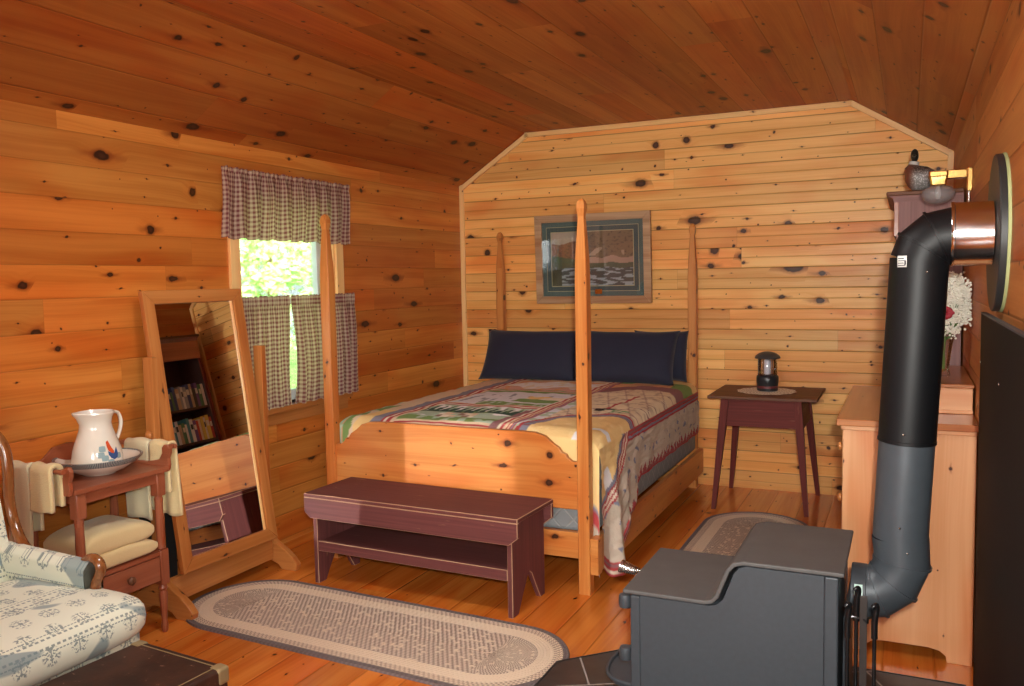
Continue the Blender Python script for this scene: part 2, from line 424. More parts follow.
def glass_mat(name, tint=(1,1,1), gl=.10, rough=.02):
    s = NT(name); t = s.n('ShaderNodeBsdfTransparent'); t.inputs[0].default_value = (*tint, 1)
    g = s.n('ShaderNodeBsdfGlossy'); g.inputs['Roughness'].default_value = rough; g.inputs[0].default_value = (1,1,1,1)
    f = s.n('ShaderNodeFresnel'); f.inputs[0].default_value = 1.5
    k = s.math('MULTIPLY_ADD', f.outputs[0], .8, gl*.3, clamp=True)
    mx = s.n('ShaderNodeMixShader'); s.t.links.new(k, mx.inputs[0]); s.t.links.new(t.outputs[0], mx.inputs[1]); s.t.links.new(g.outputs[0], mx.inputs[2])
    s.t.links.new(mx.outputs[0], s.out.inputs[0]); return s.m
M['glass'] = glass_mat('clear_glass')
def shade_mat():
    s = NT('lamp_glass'); t = s.n('ShaderNodeBsdfTransparent'); d = s.n('ShaderNodeBsdfPrincipled'); d.inputs['Base Color'].default_value = (.36,.33,.33,1); d.inputs['Roughness'].default_value = .15
    mx = s.n('ShaderNodeMixShader'); mx.inputs[0].default_value = .35; s.t.links.new(t.outputs[0], mx.inputs[1]); s.t.links.new(d.outputs[0], mx.inputs[2]); s.t.links.new(mx.outputs[0], s.out.inputs[0]); return s.m
M['lamp_glass'] = shade_mat()
def mirror_mat():
    s = NT('mirror_glass'); g = s.n('ShaderNodeBsdfGlossy'); g.inputs[0].default_value = (.80,.80,.80,1); g.inputs['Roughness'].default_value = 0.0
    s.t.links.new(g.outputs[0], s.out.inputs[0]); return s.m
M['mirror'] = mirror_mat()
def rug_mat():
    s = NT('braided_rug'); _, d, a = s.uv()      # d = distance from rim, a = run round the oval
    row_w = .0125
    row = s.math('FLOOR', s.math('DIVIDE', d, row_w)); fr = s.math('FRACT', s.math('DIVIDE', d, row_w))
    k = s.math('ADD', s.math('DIVIDE', a, .022), s.math('MULTIPLY', row, .37))
    chev = s.math('ADD', k, s.math('MULTIPLY', s.math('ABSOLUTE', s.math('SUBTRACT', fr, .5)), .9))
    st = s.math('FRACT', chev); cell = s.math('FLOOR', chev)
    w = s.n('ShaderNodeTexWhiteNoise', noise_dimensions='2D'); s.t.links.new(s.xyz(row, cell), w.inputs['Vector'])
    par = s.math('GREATER_THAN', st, .55)
    dark = (.165,.130,.130); tan = (.78,.61,.45); cream = (.86,.70,.53); brown = (.36,.245,.20)
    border = s.mix(s.math('MULTIPLY', par, .5), dark, (.25,.20,.19))
    band1 = s.mix(s.math('MULTIPLY', par, .75), tan, brown)
    band2 = s.mix(s.math('MULTIPLY', par, .25), cream, tan)
    inner = s.mix(s.math('MULTIPLY', par, s.math('GREATER_THAN', w.outputs[0], .12)), (.78,.62,.47), (.30,.21,.18))
    col = s.mix(s.math('GREATER_THAN', row, 1.5), border, band1)
    col = s.mix(s.math('GREATER_THAN', row, 4.5), col, band2)
    col = s.mix(s.math('GREATER_THAN', row, 9.5), col, inner)
    h = s.math('MULTIPLY', s.rng(s.math('ABSOLUTE', s.math('SUBTRACT', fr, .5)), .5, .2), s.rng(s.math('ABSOLUTE', s.math('SUBTRACT', st, .5)), .5, .1, .5, 1))
    return s.finish(col, .9, bump=h, bstr=1.0, bdist=.004, spec=.2)
M['rug'] = rug_mat()
def attr_mat(name, rough=.85, bumpscale=90, bd=.002, spec=.2):
    s = NT(name); a = s.n('ShaderNodeVertexColor'); a.layer_name = 'pattern'; nz = s.noise(s.obj(), bumpscale, 2)
    f = s.noise(s.obj(), 350, 2)
    col = s.mix(s.math('MULTIPLY', f, .04), a.outputs[0], (.5,.45,.4))
    return s.finish(col, rough, bump=nz, bstr=.5, bdist=bd, spec=spec)
M['quilt'] = attr_mat('patchwork_quilt', .85, 45, .006)
M['attr_plain'] = attr_mat('painted_pattern', .35, 200, .0003, .5)
def toile():
    s = NT('toile_upholstery'); _, u, v = s.uv()
    cw, ch = .092, .100
    rowi = s.math('FLOOR', s.math('DIVIDE', v, ch)); us = s.math('ADD', s.math('DIVIDE', u, cw), s.math('MULTIPLY', rowi, .5))
    ci = s.math('FLOOR', us)
    lx = s.math('MULTIPLY', s.math('ABSOLUTE', s.math('SUBTRACT', s.math('FRACT', us), .5)), cw); ly = s.math('MULTIPLY', s.math('SUBTRACT', s.math('FRACT', s.math('DIVIDE', v, ch)), .5), ch)
    cell = s.math('ADD', s.math('MULTIPLY', ci, 3.7), s.math('MULTIPLY', rowi, 7.3))
    rr = s.math('SQRT', s.math('ADD', s.math('MULTIPLY', lx, lx), s.math('MULTIPLY', s.math('MULTIPLY', ly, ly), .8)))
    nz = s.noise(s.xyz(s.math('ADD', lx, cell), s.math('ADD', ly, cell)), 95, 2, .6, '2D')
    stem = s.math('MULTIPLY', s.rng(lx, .0022, .0012), s.math('GREATER_THAN', .024, s.math('ABSOLUTE', ly)))
    motif = s.math('MAXIMUM', stem, s.math('MULTIPLY', s.rng(nz, .52, .56), s.rng(rr, .033, .024)))
    # dotted vine borders
    P = .27
    fu = s.math('ABSOLUTE', s.math('SUBTRACT', s.math('FRACT', s.math('DIVIDE', v, P)), .5))
    line = s.math('MULTIPLY', s.rng(s.math('ABSOLUTE', s.math('SUBTRACT', fu, .43)), .022, .012), s.math('GREATER_THAN', s.math('FRACT', s.math('MULTIPLY', u, 55)), .4))
    line2 = s.math('MULTIPLY', s.rng(s.math('ABSOLUTE', s.math('SUBTRACT', fu, .36)), .012, .006), s.math('GREATER_THAN', s.math('FRACT', s.math('MULTIPLY', u, 90)), .3))
    blob = s.rng(s.noise(s.xyz(s.math('MULTIPLY', u, 2.6), s.math('MULTIPLY', v, 4.5)), 1.3, 1, .5, '2D'), .60, .625)
    cream = (.74,.76,.62); ink = (.09,.15,.17)
    col = s.mix(s.math('MULTIPLY', s.math('MAXIMUM', motif, s.math('MAXIMUM', line, line2)), .75), cream, ink)
    col = s.mix(s.math('MULTIPLY', blob, .75), col, (.16,.24,.27))
    return s.finish(col, .8, bump=s.noise(s.xyz(u, v), 500, 2, .5, '2D'), bstr=.25, bdist=.001, sheen=.2, spec=.25)
M['toile'] = toile()
def slate():
    s = NT('slate_tile'); _, u, v = s.uv()
    P = .295; c, sn = math.cos(.5), math.sin(.5)
    ru = s.math('ADD', s.math('MULTIPLY', u, c), s.math('MULTIPLY', v, sn)); rv = s.math('SUBTRACT', s.math('MULTIPLY', v, c), s.math('MULTIPLY', u, sn))
    row = s.math('FLOOR', s.math('DIVIDE', rv, P)); ru = s.math('ADD', ru, s.math('MULTIPLY', row, P*.5))
    def ln(t): return s.math('MULTIPLY', s.math('SUBTRACT', .5, s.math('ABSOLUTE', s.math('SUBTRACT', s.math('FRACT', s.math('DIVIDE', t, P)), .5))), P)
    g = s.math('MINIMUM', ln(ru), ln(rv)); k = s.rng(g, .0025, .004)
    nz = s.noise(s.xyz(u, v), 14, 3, .6, '2D')
    col = s.mix(k, (.34,.31,.29), s.mix(nz, (.022,.020,.020), (.055,.048,.045)))
    return s.finish(col, .35, bump=s.math('ADD', k, s.math('MULTIPLY', nz, .3)), bstr=.5, bdist=.003)
M['slate'] = slate()
def trunk_mat():
    s = NT('old_leather_trunk'); o = s.obj()
    a = s.noise(o, 5, 4, .6); b = s.noise(o, 40, 3, .6)
    col = s.mix(s.rng(a, .35, .7), (.022,.010,.007), (.055,.021,.012)); col = s.mix(s.rng(b, .66, .74), col, (.20,.12,.08))
    return s.finish(col, .55, bump=b, bstr=.3, bdist=.002, spec=.25)
M['trunk'] = trunk_mat()

# ---------------------------------------------------------------- room shell
XL, XR, YB, YF = -3.24, .245, 6.0, -1.6
EAVE, TOP = 2.235, 2.605
XA, XB_ = -2.665, -.345
def plane_quad(bm, pts): bm.faces.new([bm.verts.new(p) for p in pts])
# floor (boards run towards the back wall)
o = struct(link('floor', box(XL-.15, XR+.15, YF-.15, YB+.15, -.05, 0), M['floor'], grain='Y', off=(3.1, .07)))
# ceiling: two slopes and a flat, one board skin
bm = new_bm()
prof = [(XL-.15, EAVE-.10), (XL, EAVE), (XA, TOP), (XB_, TOP), (XR, EAVE), (XR+.15, EAVE-.10), (XR+.15, EAVE+.05), (XB_+.02, TOP+.12), (XA-.02, TOP+.12), (XL-.15, EAVE+.05)]
prism(bm, prof, 'Y', YF-.15, YB+.15)
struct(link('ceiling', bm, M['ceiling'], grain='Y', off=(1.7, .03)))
# back wall, right wall
def gable(name, y0, y1, mat, off, hole=None):
    bm = new_bm()
    if hole is None:
        prism(bm, [(XL-.1, 0), (XR+.1, 0), (XR+.1, EAVE+.02), (XR, EAVE+.02), (XB_, TOP+.03), (XA, TOP+.03), (XL, EAVE+.02), (XL-.1, EAVE+.02)], 'Y', y0, y1)
    else:
        a, b, c, d = hole
        bx(bm, XL-.1, a, y0, y1, 0, EAVE); bx(bm, b, XR+.1, y0, y1, 0, EAVE); bx(bm, a, b, y0, y1, 0, c); bx(bm, a, b, y0, y1, d, EAVE)
        prism(bm, [(XL, EAVE), (XR, EAVE), (XB_, TOP+.03), (XA, TOP+.03)], 'Y', y0, y1)
    return struct(link(name, bm, mat, grain='X', off=off))
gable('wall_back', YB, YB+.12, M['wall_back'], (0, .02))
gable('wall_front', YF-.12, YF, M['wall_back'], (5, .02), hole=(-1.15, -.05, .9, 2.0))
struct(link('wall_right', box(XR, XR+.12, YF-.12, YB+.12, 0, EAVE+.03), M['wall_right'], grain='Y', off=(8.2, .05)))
# left wall with the window opening
WY0, WY1, WZ0, WZ1 = 3.49, 4.33, .80, 1.98
SY0, SY1 = -.2, .8
bm = new_bm()
for (a, b, c, d) in ((YF-.12, SY0, 0, EAVE+.03), (SY0, SY1, 0, .9), (SY0, SY1, 2.0, EAVE+.03), (SY1, WY0, 0, EAVE+.03), (WY1, YB+.12, 0, EAVE+.03), (WY0, WY1, 0, WZ0), (WY0, WY1, WZ1, EAVE+.03)):
    bx(bm, XL-.14, XL, a, b, c, d)
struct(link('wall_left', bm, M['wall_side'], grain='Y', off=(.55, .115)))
# corner and gable trims on the back wall
T = .022
struct(link('trim_1', box(XL, XL+.035, YB-T, YB, 0, EAVE+.01), M['trim'], bevel=.002))
def slope_trim(n, x0, z0, x1, z1, w=.034):
    dx, dz = x1-x0, z1-z0; L = math.hypot(dx, dz); nx, nz = dz/L*w, -dx/L*w
    if nz > 0: nx, nz = -nx, -nz
    bm = prism(new_bm(), [(x0, z0), (x1, z1), (x1+nx, z1+nz), (x0+nx, z0+nz)], 'Y', YB-T, YB)
    struct(link('trim_%d' % n, bm, M['trim'], grain=(dx, 0, dz), bevel=.002))
slope_trim(2, XL+.01, EAVE, XA+.01, TOP-.002); slope_trim(3, XA, TOP-.002, XB_, TOP-.002); slope_trim(4, XB_, TOP-.002, XR-.01, EAVE)
struct(link('trim_5', box(XR-.034, XR, YB-T, YB, 0, EAVE-.01), M['trim'], bevel=.002))
# window 1 (left wall): casing, jambs, sash, panes
def window(name, y0, y1, z0, z1, front=False, yp=None):
    w = bpy.data.objects.new(name, None); COL.objects.link(w); w['kind'] = 'structure'
    if not front:
        w.location = (XL, (y0+y1)/2, z0); ORG[w.name] = Vector(w.location)
        bm = new_bm(); c = .07
        bx(bm, XL, XL+.02, y0-c, y0, z0-.02, z1+c); bx(bm, XL, XL+.02, y1, y1+c, z0-.02, z1+c); bx(bm, XL, XL+.02, y0, y1, z1, z1+c)
        link('window_casing', bm, M['trim'], w, grain='Z', bevel=.002)
        bm = new_bm(); bx(bm, XL-.13, XL, y0, y0+.012, z0, z1); bx(bm, XL-.13, XL, y1-.012, y1, z0, z1); bx(bm, XL-.13, XL, y0+.012, y1-.012, z1-.012, z1)
        link('window_jamb', bm, M['trim'], w)
        bm = new_bm(); bx(bm, XL-.14, XL+.045, y0-c-.02, y1+c+.02, z0-.03, z0); bx(bm, XL, XL+.018, y0-c, y1+c, z0-.10, z0-.03)
        link('window_sill', bm, M['mirror_wood'], w, grain='Y', bevel=.002)
        bm = new_bm(); X0, X1 = XL-.125, XL-.09; s_ = .045; mid = (z0+z1)/2
        bx(bm, X0, X1, y0+.012, y0+.012+s_, z0, z1-.012); bx(bm, X0, X1, y1-.012-s_, y1-.012, z0, z1-.012)
        for a, b in ((z0, z0+.06), (mid-.02, mid+.02), (z1-.062, z1-.012)): bx(bm, X0, X1, y0+.012+s_, y1-.012-s_, a, b)
        link('window_sash', bm, plainwhite, w, bevel=.002)
        bm = new_bm(); bx(bm, XL-.110, XL-.105, y0+.05, y1-.05, z0+.05, mid-.02); bx(bm, XL-.110, XL-.105, y0+.05, y1-.05, mid+.02, z1-.06)
        link('window_pane', bm, M['glass'], w)
    else:
        w.location = ((y0+y1)/2, yp, z0); ORG[w.name] = Vector(w.location)
        bm = new_bm(); c = .07
        bx(bm, y0-c, y0, yp, yp+.02, z0-c, z1+c); bx(bm, y1, y1+c, yp, yp+.02, z0-c, z1+c); bx(bm, y0, y1, yp, yp+.02, z1, z1+c); bx(bm, y0, y1, yp, yp+.02, z0-c, z0)
        link('window_casing', bm, M['trim'], w, bevel=.002)
        link('window_pane', box(y0, y1, yp-.07, yp-.065, z0, z1), M['glass'], w)
plainwhite = plain('white_sash', (.70,.74,.78), .4, var=.03)
window('window_1', WY0, WY1, WZ0, WZ1)
window('window_2', SY0, SY1, .9, 2.0)
window('window_3', -1.15, -.05, .9, 2.0, True, YF)  # unseen window, its place in the wall chosen for the light

# ---------------------------------------------------------------- outside
struct(link('ground', box(-30, XL-.15, -12, 22, -.5, -.35), plain('grass_ground', (.10,.22,.04), .9, scale=3)))
def leaf_mat(name, c):
    s = NT(name); nz = s.noise(s.obj(), 3, 2); col = s.mix(nz, tuple(x*.7 for x in c), tuple(x*1.4 for x in c))
    d = s.n('ShaderNodeBsdfDiffuse'); t = s.n('ShaderNodeBsdfTranslucent'); s.t.links.new(col, d.inputs[0]); s.t.links.new(col, t.inputs[0])
    mx = s.n('ShaderNodeMixShader'); mx.inputs[0].default_value = .4; s.t.links.new(d.outputs[0], mx.inputs[1]); s.t.links.new(t.outputs[0], mx.inputs[2]); s.t.links.new(mx.outputs[0], s.out.inputs[0]); return s.m
def tree(loc, h, r, label, c, n, seed):
    rs = random.Random(seed)
    t = thing('leafy_tree', label, 'tree', loc)
    bm = new_bm(); x, y, z = loc
    tube(bm, smooth_pts([(x, y, z), (x+.05, y-.05, z+h*.4), (x-.04, y+.05, z+h*.9)], 4), [.09, .088, .085, .08, .07, .06, .05, .04, .03], 8)
    link('trunk', bm, M['brown_top'], t)
    V, F = [], []
    blobs = [(rs.gauss(0, r*.45), rs.gauss(0, r*.45), h*rs.uniform(.25, .95), r*rs.uniform(.3, .55)) for _ in range(16)]
    for _ in range(n):
        bx_, by_, bz_, br = rs.choice(blobs)
        d = Vector((rs.gauss(0, 1), rs.gauss(0, 1), rs.gauss(0, 1))).normalized()*br*rs.uniform(.75, 1.05)
        c0 = Vector((x+bx_, y+by_, z+bz_))+d; a = Vector((rs.gauss(0, 1), rs.gauss(0, 1), rs.gauss(0, .6))).normalized()
        b = a.cross(Vector((rs.gauss(0, 1), rs.gauss(0, 1), rs.gauss(0, 1)))).normalized(); L = rs.uniform(.05, .09); W = L*.45
        k = len(V); V += [c0-a*L, c0+b*W, c0+a*L, c0-b*W]; F.append((k, k+1, k+2, k+3))
    me = bpy.data.meshes.new('foliage'); me.from_pydata(V, [], F)
    link('foliage', me, leaf_mat('leaf_green', c), t)
tree((-6.0, 5.4, -.35), 3.0, 1.0, 'leafy green tree nearest the window, filling the lower part of the glass', (.42,.66,.26), 6500, 3)
tree((-10.2, 11.8, -.35), 4.6, 1.7, 'taller pale green tree behind the nearest one, seen through the window', (.55,.74,.36), 6500, 5)
tree((-9.6, 5.6, -.35), 4.2, 1.5, 'loose light green tree at the left of the window view', (.50,.70,.32), 5500, 9)

# ---------------------------------------------------------------- curtains
def curtain(name, y0, y1, z0, z1, label, pleats, amp=.014, ruffle=True, split=None, seed=0, group=None, nv=40):
    rs = random.Random(seed); ph = [rs.uniform(0, 6.28) for _ in range(4)]
    def f(u, v):
        y = y0+(y1-y0)*u; z = z1+(z0-z1)*v
        top = math.exp(-((v-.10)/.05)**2)            # gathered on the rod
        a = amp*(.45+.75*v)*(1-.6*top)
        x = XL+.052+a*math.sin(u*pleats*2*PI+ph[0]+.6*math.sin(u*9+ph[1]))+a*.5*math.sin(u*pleats*4.7*PI+ph[2])+(.006*math.sin(u*260) if v < .08 else .0)
        x += .012*math.sin(3*v+ph[3])*v
        y += .006*math.sin(v*5+u*20)*v
        if split: y += split(u, v)
        z += .006*math.sin(u*pleats*2*PI)*v - (0 if v > .02 else .004*math.sin(u*170))
        return (x, y, z)
    W = (y1-y0)*1.55
    me = grid_mesh(name, f, 220, nv, uvfn=lambda u, v: (u*W, v*(z1-z0)))
    o = link(name, me, M['plaid'], smooth=True, angle=0)
    tag(o, label, 'curtain', group)
curtain('valance', 3.345, 4.43, 1.735, 2.10, 'short gathered plaid valance across the top of the window', 9, amp=.016, seed=1, nv=24)
curtain('cafe_curtain', 3.40, 3.835, .80, 1.425, 'left plaid cafe curtain panel, partly behind the tall mirror', 5, seed=2, split=lambda u, v: -.03*u*math.sin(v*PI)*v)
curtain('cafe_curtain', 3.84, 4.45, .80, 1.425, 'right plaid cafe curtain panel beside the far side of the window', 7, seed=4, split=lambda u, v: .045*(1-u)*math.sin(v*PI*.9)*v+.02*u*v)
for nm, z, a, b, lb in (('curtain_rod', 2.06, 3.40, 4.38, 'thin white rod threaded through the top of the plaid valance'), ('curtain_rod', 1.385, 3.42, 4.42, 'thin white rod carrying the two lower plaid curtain panels')):
    o = link(nm, tube(new_bm(), [(XL+.02, a-.012, z), (XL+.030, a-.012, z), (XL+.030, b+.012, z), (XL+.02, b+.012, z)], .004, 8), plainwhite, smooth=True); tag(o, lb, 'curtain rod')

# ---------------------------------------------------------------- bed
bed = thing('four_poster_bed', 'pine four poster bed with tall tapering posts against the back wall', 'bed', (-2.11, 4.78, 0))
def post(cx, cy, y):
    H = [(0,.0285),(.15,.029),(1.30,.029),(1.50,.0285),(1.58,.0265),(1.66,.022),(1.73,.0175),(1.775,.0145),(1.79,.017),(1.81,.021),(1.828,.0205),(1.845,.015),(1.855,.007)]
    return loft(new_bm(), [sq(cx, cy, z, h, h, h*.12) for z, h in H])
PFR, PFL, PBR, PBL = (-1.3655, 3.695), (-2.815, 3.695), (-1.364, 5.90), (-2.850, 5.90)
for p in (PFR, PFL, PBR, PBL): link('post', post(p[0], p[1], 0), M['bed'], bed)
# footboard with scrolled shoulders
def foot_profile():
    L, R = PFL[0]+.028, PFR[0]-.028
    top = [(R, .628), (R-.035, .63), (R-.055, .645), (R-.065, .662), (R-.085, .668), (R-.10, .690), (R-.135, .712), (R-.17, .742), (R-.22, .757), (R-.30, .760)]
    tl = [(L+(R-x), z) for x, z in top][::-1]
    return [(L, .40), (R, .40)] + top + tl
link('footboard', prism(new_bm(), foot_profile(), 'Y', 3.684, 3.712), M['bed'], bed, grain='X', bevel=.003)
link('foot_rail', box(PFL[0]+.028, PFR[0]-.028, 3.682, 3.718, .165, .29), M['bed'], bed, grain='X', bevel=.003)
hp = [(-2.81, .45), (-1.39, .45), (-1.39, .90), (-1.6, .97), (-1.85, 1.02), (-2.35, 1.02), (-2.6, .97), (-2.81, .90)]
link('headboard', prism(new_bm(), hp, 'Y', 5.885, 5.912), M['bed'], bed, grain='X', bevel=.003)
link('side_rail', box(-1.334, -1.304, 3.728, 5.955, .10, .272), M['bed'], bed, grain='Y', bevel=.003)
link('side_rail', box(-2.86, -2.83, 3.735, 5.955, .10, .272), M['bed'], bed, grain='Y', bevel=.003)
link('rail_block', box(-1.3355, -1.295, 3.668, 3.727, .10, .272), M['bed'], bed, grain='Y', bevel=.003)
def quilted_mat():
    s = NT('diamond_quilted_ticking'); _, u, v = s.uv()
    a = s.math('ABSOLUTE', s.math('SUBTRACT', s.math('FRACT', s.math('MULTIPLY', s.math('ADD', u, v), 9)), .5)); b = s.math('ABSOLUTE', s.math('SUBTRACT', s.math('FRACT', s.math('MULTIPLY', s.math('SUBTRACT', u, v), 9)), .5))
    k = s.math('MAXIMUM', s.rng(a, .42, .48), s.rng(b, .42, .48))
    return s.finish(s.mix(k, (.235,.245,.25), (.31,.31,.30)), .8, bump=s.math('SUBTRACT', 1.0, k), bstr=.6, bdist=.004)
M['ticking'] = quilted_mat()
tag(link('box_spring', box(-2.80, -1.338, 3.745, 5.865, .275, .475), M['ticking'], grain='X', bevel=.02, off=(0, 0)), 'grey blue box spring with diamond quilting showing under the footboard', 'box spring')
tag(link('mattress', box(-2.80, -1.36, 3.76, 5.865, .48, .705), M['boxspring'], bevel=.04, seg=4), 'grey mattress under the patchwork quilt', 'mattress')

# quilt: one cloth, laid out flat as (a across, b along) and folded over the edges
QX0, QX1, QY0, QY1 = -2.845, -1.315, 3.745, 5.80
ZT = .752
def hem_right(y):
    pts = [(3.74, .11), (3.79, .07), (3.85, .035), (3.92, .045), (4.0, .13), (4.08, .22), (4.16, .25), (4.24, .27), (4.34, .36), (4.44, .405), (5.8, .405)]
    for (a, za), (b, zb) in zip(pts, pts[1:]):
        if y <= b: return za+(zb-za)*max(0, (y-a)/(b-a))
    return .405
def hem_left(y): return .14+.26*min(1, max(0, (y-3.75)/.6))
def foot_len(a):
    k = min(1, max(0, (a-.945)/.03)); return .27+.33*k*k*(3-2*k)
def quilt_pos(a, b):
    """a: -1..0 left drop, 0..1 top, 1..2 right drop"""
    if b < 0:                                     # tucked down behind the footboard
        x, y, z = quilt_pos(a, 0)
        if 0 <= a <= 1: return (x+.004*math.sin(a*160)*(a > .93)*(-b/.08), y-.006*min(1, -b/.02), z+b/.08*foot_len(a))
        return (x, y, z)
    y = QY0+(QY1-QY0)*b
    r = .055
    puff = .007*(noise.noise(Vector((a*9, y*7, 2)))+.6*noise.noise(Vector((a*22, y*15, 5))))
    if 0 <= a <= 1:
        x = QX0+(QX1-QX0)*a; e = min(a, 1-a)*(QX1-QX0)
        z = ZT-.006+.026*math.sin(PI*a)**.5*1.0+puff
        if e < r: z -= r*(1-math.sqrt(max(0, 1-(1-e/r)**2)))*.9; 
        z -= .035*max(0, 1-(y-QY0)/.10)**2
        # the bedding slopes a little towards the foot corner
        return (x, y, z)
    if a > 1:
        t = a-1; zt = ZT-.055; zb = hem_right(y); z = zt+(zb-zt)*t
        loose = max(0, min(1, 1-(y-3.86)/.50))*max(0, min(1, (y-3.79)/.10))
        x = QX1+.004+.012*math.sin(t*PI)+puff*1.3+ loose*t*(.060+.022*math.sin(y*34+1))+.006*t*math.sin(y*21)
        x = max(x, QX1+.002)
        if t > .35 and z < .30: x = max(x, -1.300+.006)
        if y < 3.80: x += .0
        yy = y
        if y < 3.86 : x = max(x, -1.311)
        return (x, yy, z)
    t = -a; zt = ZT-.055; zb = hem_left(y); z = zt+(zb-zt)*t
    return (QX0-.004-.012*math.sin(t*PI)-abs(puff)-t*(.012+.012*math.sin(y*40)), y, z)
# colours of the patchwork
C = dict(gold=(.86,.60,.26), tan=(.74,.58,.40), grey=(.24,.25,.33), red=(.46,.055,.06), cream=(.82,.74,.60), green=(.20,.32,.10), dgreen=(.035,.085,.06), sage=(.44,.56,.42),
         lake=(.74,.75,.80), orange=(.72,.38,.20), pink=(.68,.42,.33), white=(.86,.86,.86), black=(.012,.012,.014), taupe=(.56,.48,.38), brown=(.28,.16,.12), plum=(.28,.13,.14))
def nz(x, y, s=1, k=0): return noise.noise(Vector((x*s, y*s, k)))
def stripes(t, cols): return C[cols[min(len(cols)-1, max(0, int(t*len(cols))))]]
def panel_scene(u, w):
    """landscape panels in the middle of the bed: w runs 0 (foot) .. 1 (pillows), u 0..1 across"""
    n1 = nz(u, w, 4, 1); n2 = nz(u, w, 16, 2)
    if w < .03: return C['red'] if (w*100) % 1.5 < .7 else C['tan']
    if w < .27:                                   # row of pines above a quilt village
        q = (w-.03)/.24
        if q < .20+.06*n1: return C['green'] if n2 > -.1 else C['sage']
        if q < .52:
            if .30 < u < .62: return (C['tan'], C['sage'], C['brown'], C['cream'])[int(u*17+int(q*7)) % 4]
            return C['sage'] if nz(u*8, q*5, 1, 4) > -.25 else C['white']
        saw = abs((u*15) % 1-.5)*2
        if q < .95-.35*saw+.1*n1: return C['dgreen'] if nz(u, w, 20, 3) > -.4 else C['green']
        return C['white'] if n2 > .05 else C['sage']
    if w < .31: return (C['red'], C['cream'], C['red'], C['tan'])[int((w-.27)*100) % 4]
    if w < .60:                                   # river and meadow
        q = (w-.31)/.29
        if u > .55 and .22+.1*n1 < q < .42+.1*n1: return C['green']
        if u > .60 and .42+.1*n1 <= q < .62: return C['cream'] if n2 > -.1 else C['gold']
        if q < .14+.12*abs(n1) and u > .30: return C['green'] if n2 > -.2 else C['sage']
        if q > .90: return C['green']
        return C['lake'] if n2 > -.25 else (.33,.35,.40)
    if w < .64: return (C['tan'], C['red'], C['cream'], C['green'])[int((w-.60)*100) % 4]
    if w < .90:
        q = (w-.64)/.26
        if q < .30+.35*n1: return C['pink'] if n2 > -.2 else C['orange']
        if q < .72+.3*n1: return C['white'] if n2 > -.15 else C['cream']
        return C['orange'] if q < .85 else C['tan']
    if w < .94: return C['green'] if n2 > 0 else C['red']
    return C['cream']
